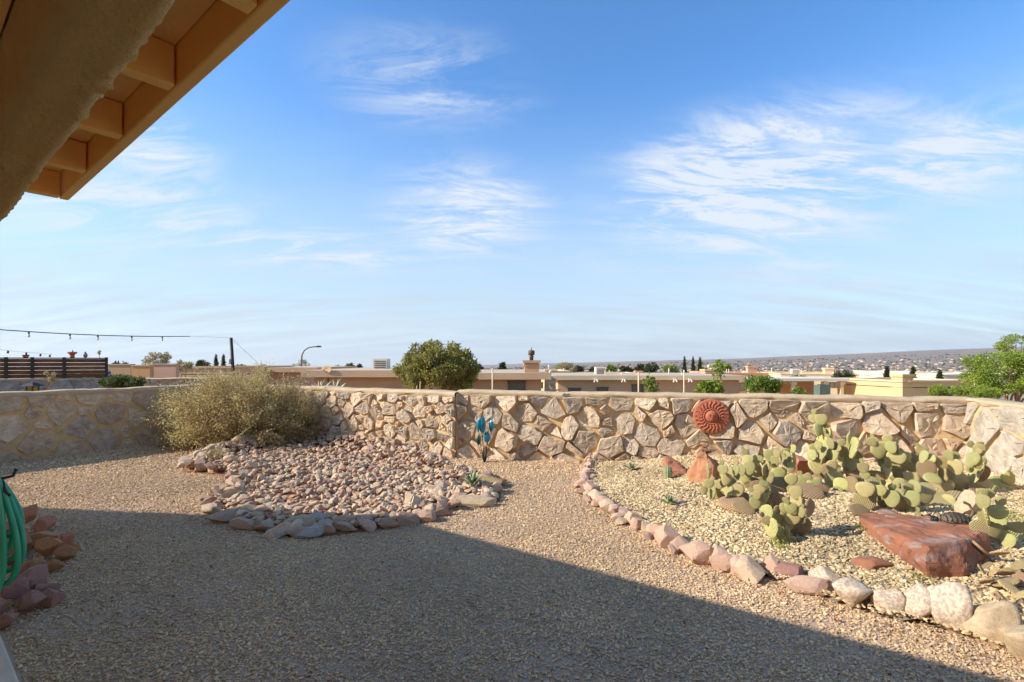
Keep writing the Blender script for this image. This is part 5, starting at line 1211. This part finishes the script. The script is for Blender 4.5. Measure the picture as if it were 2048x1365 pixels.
# satellite dish, lamp, poles
def poles():
    p = at(655, 752, 23.6); r = thing('satellite_dish', 'pale oval satellite dish on the roof of the brown house', 'satellite dish', p, R(-15))
    m = MB(); m.lathe([(.001, .0), (.15, .012), (.28, .05), (.29, .055), (.28, .06), (.14, .025), (.001, .014)], 20); V = [(v[0] * .95, -v[2], v[1] * .62 + .30) for v in m.v]; m2 = MB(); m2.add(V, m.f); m2.build('reflector', HM['tan'], r, None, True)
    m = MB(); m.tube([(0, .05, -.3), (0, .05, .33)], .03, 6); m.build('mast', MT['dark'], r); m = MB(); m.tube([(0, 0, .12), (0, -.35, .3)], .015, 5); m.build('arm', MT['dark'], r)
    b = at(603, 757, 40); zb = zg(b.x, b.y); r = thing('street_lamp', 'grey street lamp with a curved arm beyond the bush', 'street lamp', (b.x, b.y, zb)); P = [(0, 0, -.2)]
    for (x, y) in ((603, 757), (603, 722), (604, 710), (609, 701), (617, 696), (628, 694), (636, 694)): q = at(x, y, 40); P.append((q.x - b.x, 0, q.z - zb))
    m = MB(); m.tube(P, [.10, .09, .07, .06, .055, .05, .05, .05], 8); m.build('pole', pmat('lamp_grey', (.20, .19, .17), (.16, .15, .14), 3, .6, 0), r, None, True)
    q = at(637, 694, 40); m = MB(); m.lathe([(.03, -.05), (.1, -.04), (.12, .02), (.06, .08)], 10); m.v = [(v[0] * 2.2 + q.x - b.x, v[1], v[2] + q.z - zb) for v in m.v]; m.build('lamp_head', MT['dark'], r, None, True)
    b = at(466, 740, 15); zb = zg(b.x, b.y); t = at(462, 676, 15); r = thing('utility_pole', 'dark leaning timber pole that carries the string lights', 'pole', (b.x, b.y, zb)); m = MB(); m.tube([(0, 0, -.2), (0, 0, b.z - zb), (t.x - b.x, 0, t.z - zb)], [.055, .05, .045], 8); m.build('post', MT['dark'], r, None, True)
    m = MB(); q = at(464, 722, 15); m.lathe([(.03, 0), (.05, .01), (.05, .14), (.03, .16)], 8, (q.x - b.x - .06, -.02, q.z - zb - .1)); m.build('sleeve', WHITE, r)
    e = at(518, 728, 16); m = MB(); m.tube([t, (t + e) / 2 + Vector((0, 0, -.01)), e], .004, 4); o = m.build('guy_wire', MT['dark']); tag(o, 'thin guy wire slanting from the timber pole', 'wire')
    a0, a1 = at(-60, 655, 9.5), at(380, 673, 13.2)
    r = thing('string_light', 'black string of festoon bulbs strung to the timber pole', 'string lights', a0); P = []
    for i in range(25):
        f = i / 24; q = a0.lerp(a1, f); q.z -= .10 * 4 * f * (1 - f) * .6; P.append(q - a0)
    P2 = P + [t - a0]
    m = MB(); m.tube(P, .010, 5); m.build('cable', MT['dark'], r); m = MB(); m.tube([P[-1], P[-1].lerp(t - a0, .5), t - a0], .003, 4); m.build('tie_wire', MT['dark'], r)
    for x in (58, 131, 200, 267, 330):
        i = min(range(25), key=lambda k: abs(1024 + (P[k] + a0).x / (P[k] + a0).y * F - x)); q = P[i]; m = MB(); m.tube([q, q + Vector((0, 0, -.05))], .016, 7); s = m.build('socket', MT['dark'], r); m = MB(); m.lathe([(.008, 0), (.020, -.03), (.022, -.045), (.012, -.065)], 8, (q.x, q.y, q.z - .05)); m.build('bulb', WHITE, s, None, True)
    a0, a1 = at(-50, 694, 12), at(104, 709, 14.5); r = thing('string_light', 'lower string of festoon bulbs above the slatted fence', 'string lights', a0); m = MB(); m.tube([Vector(), (a1 - a0) * .5 + Vector((0, 0, -.02)), a1 - a0], .004, 4); m.build('cable', MT['dark'], r)
    for x in (9, 46, 77, 99):
        f = (x + 50) / 154; q = (a1 - a0) * f + Vector((0, 0, -.02)); m = MB(); m.tube([q, q + Vector((0, 0, -.07))], .022, 7); m.build('bulb', MT['dark'], r, None, True)
    for k, (x, y1, y2, d, lb) in enumerate(((985, 740, 790, 13, 'white pipe post beside the round tree'), (1277, 748, 795, 13, 'white pipe post before the window of the taupe house'), (1368, 743, 792, 14, 'white pipe post next to the lime shrub'))):
        p = at(x, y1, d); zb = zg(p.x, p.y); r = thing('fence_post', lb, 'post', (p.x, p.y, zb)); m = MB(); m.tube([(0, 0, -.2), (0, 0, p.z - zb)], .018, 8); m.build('pipe', HM['cream'], r, None, True); m = MB(); m.lathe([(.024, -.02), (.025, .02), (.008, .04)], 8, (0, 0, p.z - zb)); m.build('cap', WHITE, r)
    m = MB(); c = at(1095, 772, 8.2); A = [at(1098, 770, 7.86), at(1104, 778, 7.86), at(1112, 781, 7.86), at(1122, 778, 7.86)]
    m.tube([A[0], A[1], A[2], A[3]], [.012, .02, .016, .010], 6); m.tube([A[1], at(1110, 774, 7.9)], [.01, .004], 5); o = m.build('driftwood', MT['twig']); tag(o, 'dark forked piece of driftwood lying on the wall cap', 'driftwood')
poles()

# left side: second wall, slatted fence, pots, hedge, tan walls
def left_side():
    a, b = at(-150, 762, 13.0), at(262, 758, 15.5); zz = zg(a.x, a.y)
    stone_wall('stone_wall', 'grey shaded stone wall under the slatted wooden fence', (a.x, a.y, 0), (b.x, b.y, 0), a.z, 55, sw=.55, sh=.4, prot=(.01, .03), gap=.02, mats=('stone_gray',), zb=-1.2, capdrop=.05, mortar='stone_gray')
    A = at(-150, 757, 13.2); B = at(213, 756, 15.3); A.z = B.z = a.z + .02; ln = (B - A).length; ang = math.atan2(B.y - A.y, B.x - A.x); r = thing('fence', 'brown horizontal slat fence with dark metal posts on the grey wall', 'fence', A, ang); H = .56
    nb = 5; sh_ = H / nb
    for k in range(nb):
        for (x0, x1) in ((0, ln * .41), (ln * .415, ln * .74), (ln * .745, ln)):
            m = MB(); m.box(((x0 + x1) / 2, .05, sh_ * (k + .5)), (x1 - x0 - .02, .022, sh_ - .005 - .005 * ((k + int(x0)) % 2))); m.build('slat', MT['wood'], r)
    for x in (.0, .41, .555, .74, 1.0):
        m = MB(); m.box((ln * x, .0, H / 2 + .02), (.07, .07, H + .05)); p = m.build('post', MT['dark'], r)
    m = MB(); m.box((ln / 2, .03, H + .018), (ln, .07, .03)); m.build('top_rail', MT['dark'], r)
    # pots and finials on the rail
    def on(x): return A.lerp(B, (x + 150) / 363.0) + Vector((0, 0, H + .033))
    p = on(136); r = thing('flower_pot', 'terracotta urn standing on the fence rail', 'flower pot', p); m = MB(); m.lathe([(.055, 0), (.06, .02), (.05, .05), (.07, .10), (.11, .13), (.12, .16), (.10, .17)], 14); m.build('pot', TERRA, r, None, True); m = MB(); m.tube([(0, 0, .15), (.0, .02, .19), (-.03, .03, .24)], [.02, .015, .005], 6); m.build('stub', MT['dark'], r, None, True)
    p = on(38); r = thing('flower_pot', 'low terracotta bowl on the fence rail by the thick post', 'flower pot', p); m = MB(); m.lathe([(.05, 0), (.07, .03), (.09, .07), (.08, .08)], 12); m.build('bowl', TERRA, r, None, True); m = MB(); m.tube([(0, 0, .06), (.02, 0, .11), (.04, 0, .12)], [.012, .012, .006], 6); m.build('stub', MT['dark'], r, None, True)
    p = on(165); r = thing('bird_figure', 'small grey bird figure on the fence rail', 'figure', p); m = MB(); m.lathe([(.02, 0), (.05, .03), (.055, .08), (.035, .12), (.025, .15), (.01, .18)], 10); m.build('body', MT['stone_gray'], r, None, True); m = MB(); m.tube([(-.01, 0, .15), (-.05, 0, .16)], [.015, .003], 5); m.build('beak', MT['dark'], r)
    p = on(197); plant('topiary', 'tiny potted spiral topiary on the fence rail', 'plant', p, p + Vector((0, 0, .16)), (.03, .03, .10), 10, .03, 260, .025, MT['leaf_pale'], 71, tr=.008)
    # lantern and sapling just behind the left wall
    p = at(65, 782, 8.75); r = thing('lantern', 'dark pagoda lantern standing on the shaded wall', 'lantern', p); m = MB(); m.box((0, 0, .04), (.10, .10, .09)); m.build('glass', pmat('amber_glass', (.22, .17, .04), (.16, .13, .03), 5, .3, 0), r)
    m = MB()
    m.add([(-.12, -.12, .085), (.12, -.12, .085), (.12, .12, .085), (-.12, .12, .085), (-.02, -.02, .15), (.02, -.02, .15), (.02, .02, .15), (-.02, .02, .15)], [(3, 2, 1, 0), (4, 5, 6, 7), (0, 1, 5, 4), (1, 2, 6, 5), (2, 3, 7, 6), (3, 0, 4, 7)]); m.build('roof', MT['dark'], r)
    for sx in (-1, 1):
        for sy in (-1, 1): m = MB(); m.box((sx * .055, sy * .055, .03), (.016, .016, .11)); m.build('leg', MT['dark'], r)
    p = at(98, 790, 9.6); plant('sapling', 'pale leggy sapling in front of the fence', 'sapling', (p.x, p.y, -.3), at(98, 753, 9.6), (.10, .10, .16), 9, .04, 420, .035, MT['leaf_pale'], 72, tr=.012, limbs=9)
    c = at(245, 763, 12.2); plant('hedge', 'low leafy green hedge behind the shaded wall', 'hedge', (c.x, c.y, .2), (c.x, c.y, c.z - .05), (.62, .3, .17), 60, .10, 5200, .05, MT['leaf_hedge'], 73, trunk=False, asp=.7, crownname='foliage')
    a, b = at(288, 757, 14), at(420, 758, 14.4); stone_wall('stone_wall', 'short whitewashed stone wall between the hedge and the bush', (a.x, a.y, 0), (b.x, b.y, 0), a.z, 56, sw=.22, sh=.2, prot=(.02, .05), mats=('stone_pale',), zb=-1.0, capdrop=.04)
    for (x1, x2, yt, d, mt, lb) in ((213, 262, 731, 21, 'brown', 'reddish tan garden wall right beside the fence end'), (263, 300, 733, 20, 'orange', 'orange stucco garden wall in the shade'), (300, 352, 730, 22, 'pink', 'tan stucco garden wall behind the bare tree')):
        p, q = at(x1, yt, d), at(x2, yt, d); zb = zg(p.x, p.y); r = thing('garden_wall', lb, 'wall', ((p.x + q.x) / 2, d, zb)); m = MB(); m.box((0, .1, (p.z - zb) / 2 - .2), (q.x - p.x, .22, p.z - zb + .4)); m.build('wall', HM[mt], r); m = MB(); m.box((0, .1, p.z - zb + .03), (q.x - p.x - .004, .28, .05)); m.build('coping', HM['tan'], r)
    p = at(215, 757, 15.6); r = thing('flower_pot', 'violet glazed pot at the end of the slatted fence', 'flower pot', (p.x, p.y, p.z)); m = MB(); m.lathe([(.07, -.1), (.08, .05), (.095, .2), (.085, .21)], 12); m.build('pot', pmat('violet_glaze', (.13, .10, .33), (.11, .08, .28), 4, .35, 0), r, None, True); m = MB(); m.lathe([(.05, .2), (.06, .26), (.03, .32)], 10); m.build('lid', HM['cream'], r, None, True)
    hs('flat tan house seen over the top of the bush', 345, 470, 734, 30, 8, HM['tan'])
    hs('pinkish flat house right of the timber pole', 480, 625, 736, 34, 8, HM['pink'], eave=HM['tan'])
left_side()

# ------------------------------------------------------------------ trees and shrubs
def P3(x, y, d): p = at(x, y, d); return (p.x, p.y, p.z)
def tree(label, cat, x, ytop, ybot, wpx, d, lm, seed, k=26, n=3000, ls=.12, cs=.28, name='tree', group=None, flat=.8, asp=.5, bottom=-.8, trunk=True, gz=None, deep=.8):
    b = at(x, ybot, d); zb = zg(b.x, b.y) if gz is None else gz; top = at(x, ytop, d).z; w = wpx / 2 / F * d; hh = (top - b.z) / 2
    return plant(name, label, cat, (b.x, d, zb), (b.x, d, b.z + hh), (w * .86, w * deep, hh * .86), k, min(w, hh) * cs * 1.6, n, ls, MT[lm], seed, group, trunk, tr=max(.04, w * .05), flat=flat, asp=asp, bottom=bottom)
tree('dense round olive-green tree rising behind the wall', 'tree', 876, 672, 806, 206, 17, 'leaf_tree', 81, k=120, n=30000, ls=.085, cs=.13)
tree('bright lime-green mesquite tree beyond the wall corner', 'tree', 2010, 690, 812, 200, 13.5, 'leaf_lime', 82, k=90, n=17000, ls=.07, cs=.14, asp=.35)
tree('feathery top branch of lime-green foliage above the wall corner', 'tree', 2035, 662, 720, 90, 14.5, 'leaf_lime', 83, k=26, n=2600, ls=.06, cs=.2, asp=.35)
tree('small round lime shrub at the foot of the yellow house', 'shrub', 1877, 768, 800, 40, 16, 'leaf_lime', 84, k=24, n=2600, ls=.05, cs=.25, name='shrub', asp=.35)
tree('spreading lime-green shrub beside the round lime one', 'shrub', 1955, 770, 802, 110, 13, 'leaf_lime', 85, k=40, n=4600, ls=.05, cs=.3, name='shrub', asp=.35)
tree('leafy yellow-green shrub below the taupe house', 'shrub', 1415, 757, 795, 76, 13, 'leaf_lime', 86, k=34, n=1500, ls=.075, cs=.26, name='shrub', asp=.7)
tree('thin upright shoot of the yellow-green shrub', 'shrub', 1436, 715, 770, 26, 13.4, 'leaf_lime', 87, k=14, n=260, ls=.07, cs=.4, name='shrub', asp=.7)
tree('sparse yellow-green shrub in front of a white post', 'shrub', 1300, 745, 795, 34, 13, 'leaf_green', 88, k=16, n=500, ls=.07, cs=.3, name='shrub', asp=.7)
tree('round green shrub before the pink house', 'shrub', 1525, 745, 795, 90, 15, 'leaf_green', 89, k=44, n=5200, ls=.06, cs=.22, name='shrub')
tree('low green shrub under the patio cover', 'shrub', 1600, 775, 795, 34, 20, 'leaf_green', 90, k=14, n=900, ls=.07, cs=.3, name='shrub')
tree('clump of dark foliage on the roof terrace of the cream house', 'shrub', 1595, 752, 764, 42, 44, 'leaf_tree', 91, k=14, n=900, ls=.16, cs=.4, name='shrub')
tree('spiky dark palm-like shrub beside the cream house', 'shrub', 1688, 742, 762, 52, 40, 'leaf_dark', 92, k=20, n=1500, ls=.22, cs=.3, name='shrub', asp=.2)
tree('bare tan tree with thin foliage over the tan walls', 'tree', 314, 698, 745, 62, 26, 'leaf_pale', 93, k=40, n=1700, ls=.09, cs=.14)
tree('smaller thin tree next to the bare tan tree', 'tree', 368, 718, 745, 42, 28, 'leaf_pale', 94, k=26, n=1100, ls=.09, cs=.18)
tree('thin pale tree beside the street lamp', 'tree', 603, 718, 752, 40, 44, 'leaf_pale', 95, k=26, n=1000, ls=.13, cs=.18)
tree('airy olive tree behind the stout chimney', 'tree', 1130, 720, 762, 62, 60, 'leaf_pale', 96, k=40, n=2200, ls=.20, cs=.16)
tree('dark conifer behind the bush', 'tree', 408, 719, 745, 34, 60, 'leaf_dark', 97, k=18, n=1300, ls=.25, cs=.22, deep=.5)
for k, (x, yt, yb, d, lb) in enumerate(((432, 708, 742, 70, 'slim cypress left of the timber pole'), (447, 708, 742, 70, 'slim cypress close to the timber pole'), (1369, 712, 750, 75, 'tall slim cypress, the first of a row of three'), (1386, 713, 750, 77, 'tall slim cypress in the middle of a row of three'), (1400, 713, 748, 79, 'tall slim cypress, the last of a row of three'), (1774, 732, 768, 40, 'stout cypress behind the yellow parapet'), (1826, 733, 768, 38, 'stout cypress in front of the pale houses'), (1880, 741, 768, 37, 'short stout cypress beside the white house'))):
    w = 9 if k < 5 else 13
    b = at(x, yb, d); zb = zg(b.x, b.y); top = at(x, yt, d).z; g = np.random.RandomState(120 + k); C = []; S = []
    hh = top - b.z; r0 = w / 2 / F * d
    for i in range(22):
        f = i / 21; rr = r0 * (1 - f) ** .55 * (.75 + .25 * min(1, f * 6)); C.append((g.normal(0, rr * .15), g.normal(0, rr * .15), b.z - zb + hh * f * .97)); S.append((rr, rr, hh * .06))
    root = thing('cypress', lb, 'cypress', (b.x, d, zb)); V, Fc = leaves(C, S, 1800, r0 * .5, g, up=1.2, asp=.4); link('crown', arr_mesh('crown', V, Fc), MT['leaf_dark'], root); m = MB(); m.tube([(0, 0, -.2), (0, 0, b.z - zb + hh * .3)], r0 * .2, 6); m.build('trunk', MT['twig'], root)
for k, (x, yt, w, d, lm, lb) in enumerate(((1156, 733, 24, 110, 'leaf_dark', 'dark round tree right of the airy olive tree'), (1190, 736, 20, 120, 'leaf_dark', 'dark tree above the orange-brown house'), (1222, 732, 26, 115, 'leaf_green', 'light green tree above the orange-brown house'), (1253, 731, 24, 130, 'leaf_dark', 'dark brown-green tree by the far street lamp'), (1282, 729, 20, 140, 'leaf_dark', 'dark tree between two larger dark trees'), (1303, 726, 32, 135, 'leaf_dark', 'largest dark tree behind the taupe roof'), (1340, 731, 36, 120, 'leaf_green', 'broad light green tree left of the three cypresses'), (1407, 734, 24, 95, 'leaf_green', 'bright tree beside the last of three cypresses'), (1452, 728, 22, 100, 'leaf_green', 'green tree behind the pink house'), (1500, 733, 26, 110, 'leaf_dark', 'dark flat tree above the pink house'), (760, 728, 16, 140, 'leaf_dark', 'round dark tree left of the big olive tree'), (700, 727, 20, 130, 'leaf_dark', 'round dark tree behind the brown house'), (720, 728, 12, 130, 'leaf_dark', 'small dark conifer behind the brown house'), (772, 729, 10, 140, 'leaf_dark', 'little cypress touching the big olive tree'), (675, 731, 14, 150, 'leaf_green', 'small green tree by the satellite dish'), (560, 733, 30, 90, 'leaf_pale', 'pale tree over the top of the bush'), (958, 730, 22, 120, 'leaf_dark', 'dark tree right of the big olive tree'), (1005, 722, 14, 130, 'leaf_dark', 'dark pointed tree left of the tall chimney'), (230, 724, 22, 120, 'leaf_dark', 'dark round tree beyond the tan walls'), (250, 724, 26, 125, 'leaf_dark', 'dark wide tree beyond the tan walls'), (480, 729, 22, 110, 'leaf_dark', 'dark tree right of the timber pole'), (525, 731, 18, 120, 'leaf_dark', 'dark low tree over the bush'))):
    tree(lb, 'tree', x, yt, 750, w, d, lm, 140 + k, k=16, n=700, ls=.0045 * d, cs=.3, group='trees between the neighbour houses')
# broad leaves standing up behind the wall end of the bush
agave('agave', 'tall pale agave leaves showing over the wall beside the bush', 'agave', at(672, 796, 11.6), 9, .50, .06, 9, 'agave_pale', (48, 85))
agave('agave', 'dusty agave half hidden behind the bush top', 'agave', at(640, 798, 11.4), 8, .48, .055, 10, 'agave_pale', (48, 85))
m_ = MB()
for (x, y0, y1) in ((832, 778, 772), (839, 779, 763)): m_.tube([at(x, y0 + 14, 9.3), at(x + 2, y1, 9.3)], .014, 6)
tag(m_.build('stake', MT['straw']), 'pale wooden stake poking up behind the wall under the round tree', 'stake')

# far town in the valley
def town():
    g = np.random.RandomState(31); V, Fc = ICO[1]; VV = []; FF = []; off = 0
    for i in range(12000):
        u = g.uniform(-.9, 1.15); d = math.exp(g.uniform(math.log(130), math.log(6000))); x = u * d; z = zg(x, d); s = g.uniform(1.6, 3.6) * (1 + d / 2600)
        VV.append(V * np.array([s * g.uniform(.8, 1.6), s, s * g.uniform(.6, 1.0)]) + np.array([x, d, z + s * .5]) + g.normal(0, s * .12, V.shape)); FF.append(Fc + off); off += len(V)
    o = link('distant_trees', arr_mesh('t', np.concatenate(VV), np.concatenate(FF)), MT['leaf_dark']); tag(o, 'dark scattered trees of the town in the far valley', 'trees', kind='stuff')
    B = np.array([(-1, -1, 0), (1, -1, 0), (1, 1, 0), (-1, 1, 0), (-1, -1, 1), (1, -1, 1), (1, 1, 1), (-1, 1, 1)], float); BF = np.array([(4, 5, 6, 7), (0, 1, 5, 4), (1, 2, 6, 5), (2, 3, 7, 6), (3, 0, 4, 7)]); VV = []; FF = []; off = 0
    tm = pmat('town_stucco', (.54, .43, .33), (.44, .33, .25), .02, .95, 0, island=.3, hue=.02)
    for i in range(2600):
        u = g.uniform(-.9, 1.15); d = math.exp(g.uniform(math.log(420), math.log(5200))); x = u * d; z = zg(x, d); s = 1 + d / 3500
        VV.append(B * np.array([g.uniform(4, 10) * s, g.uniform(4, 8) * s, g.uniform(3, 5) * s]) + np.array([x, d, z - .5])); FF.append(BF + off); off += 8
    o = link('distant_houses', arr_mesh('h', np.concatenate(VV), np.concatenate(FF)), tm); tag(o, 'pale scattered houses of the town in the far valley', 'houses', kind='stuff')
    cols = ['cream', 'white', 'pink', 'tan', 'yellow']; placed = 0
    for i in range(400):
        if placed >= 46: break
        u = g.uniform(-.1, 1.0); d = g.uniform(85, 330); x = u * d; z = zg(x, d)
        k = g.randint(5); w = g.uniform(9, 16); h = g.uniform(3.0, 4.0)
        r = thing('house', '%s flat-roofed house down the slope in the middle distance' % ('cream', 'white', 'pinkish', 'tan', 'yellowish')[k], 'house', (x, d, z), g.uniform(-.4, .4), 'houses down the slope')
        mb = MB(); mb.box((0, 4, h / 2 - .5), (w, 8, h + 1)); mb.build('wall', HM[cols[k]], r)
        mb = MB(); mb.box((0, 4, h + .06), (w + .3, 8.3, .14)); mb.build('roof', ROOFM, r)
        for q in range(3): mb = MB(); mb.box(((q - 1) * w * .3, -.03, h * .55), (1.3, .08, 1.0)); mb.build('window', GLASS, r)
        placed += 1
    for k, (x, y0, y1, d) in enumerate(((1613, 722, 748, 150), (1668, 723, 748, 170), (1792, 727, 750, 140))):
        a, b = at(x, y1, d), at(x, y0, d); mb = MB(); mb.tube([(0, 0, -1), (0, 0, b.z - a.z)], .16, 6); r = thing('utility_pole', 'far timber utility pole standing among the houses down the slope', 'pole', a, 0, 'far utility poles'); mb.build('post', MT['twig'], r); mb = MB(); mb.box((0, 0, (b.z - a.z) * .92), (2.0, .14, .14)); mb.build('crossarm', MT['twig'], r)
town()
def haze():
    m = bpy.data.materials.new('haze_air'); m.use_nodes = True; N = m.node_tree.nodes; L = m.node_tree.links; N.clear()
    o = N.new('ShaderNodeOutputMaterial'); v = N.new('ShaderNodeVolumePrincipled'); v.inputs['Density'].default_value = 4.5e-5; v.inputs['Color'].default_value = (.86, .88, .93, 1); v.inputs['Anisotropy'].default_value = .2
    L.new(v.outputs[0], o.inputs['Volume'])
    mb = MB(); zl = float(zterr(np.linspace(-9000, 9000, 400), np.full(400, 9000.0)).min()); mb.box((0, 0, 70), (30400, 30400, 760)); b = mb.build('haze', m); tag(b, 'thin pale air haze over the far valley', 'haze', kind='stuff')
haze()
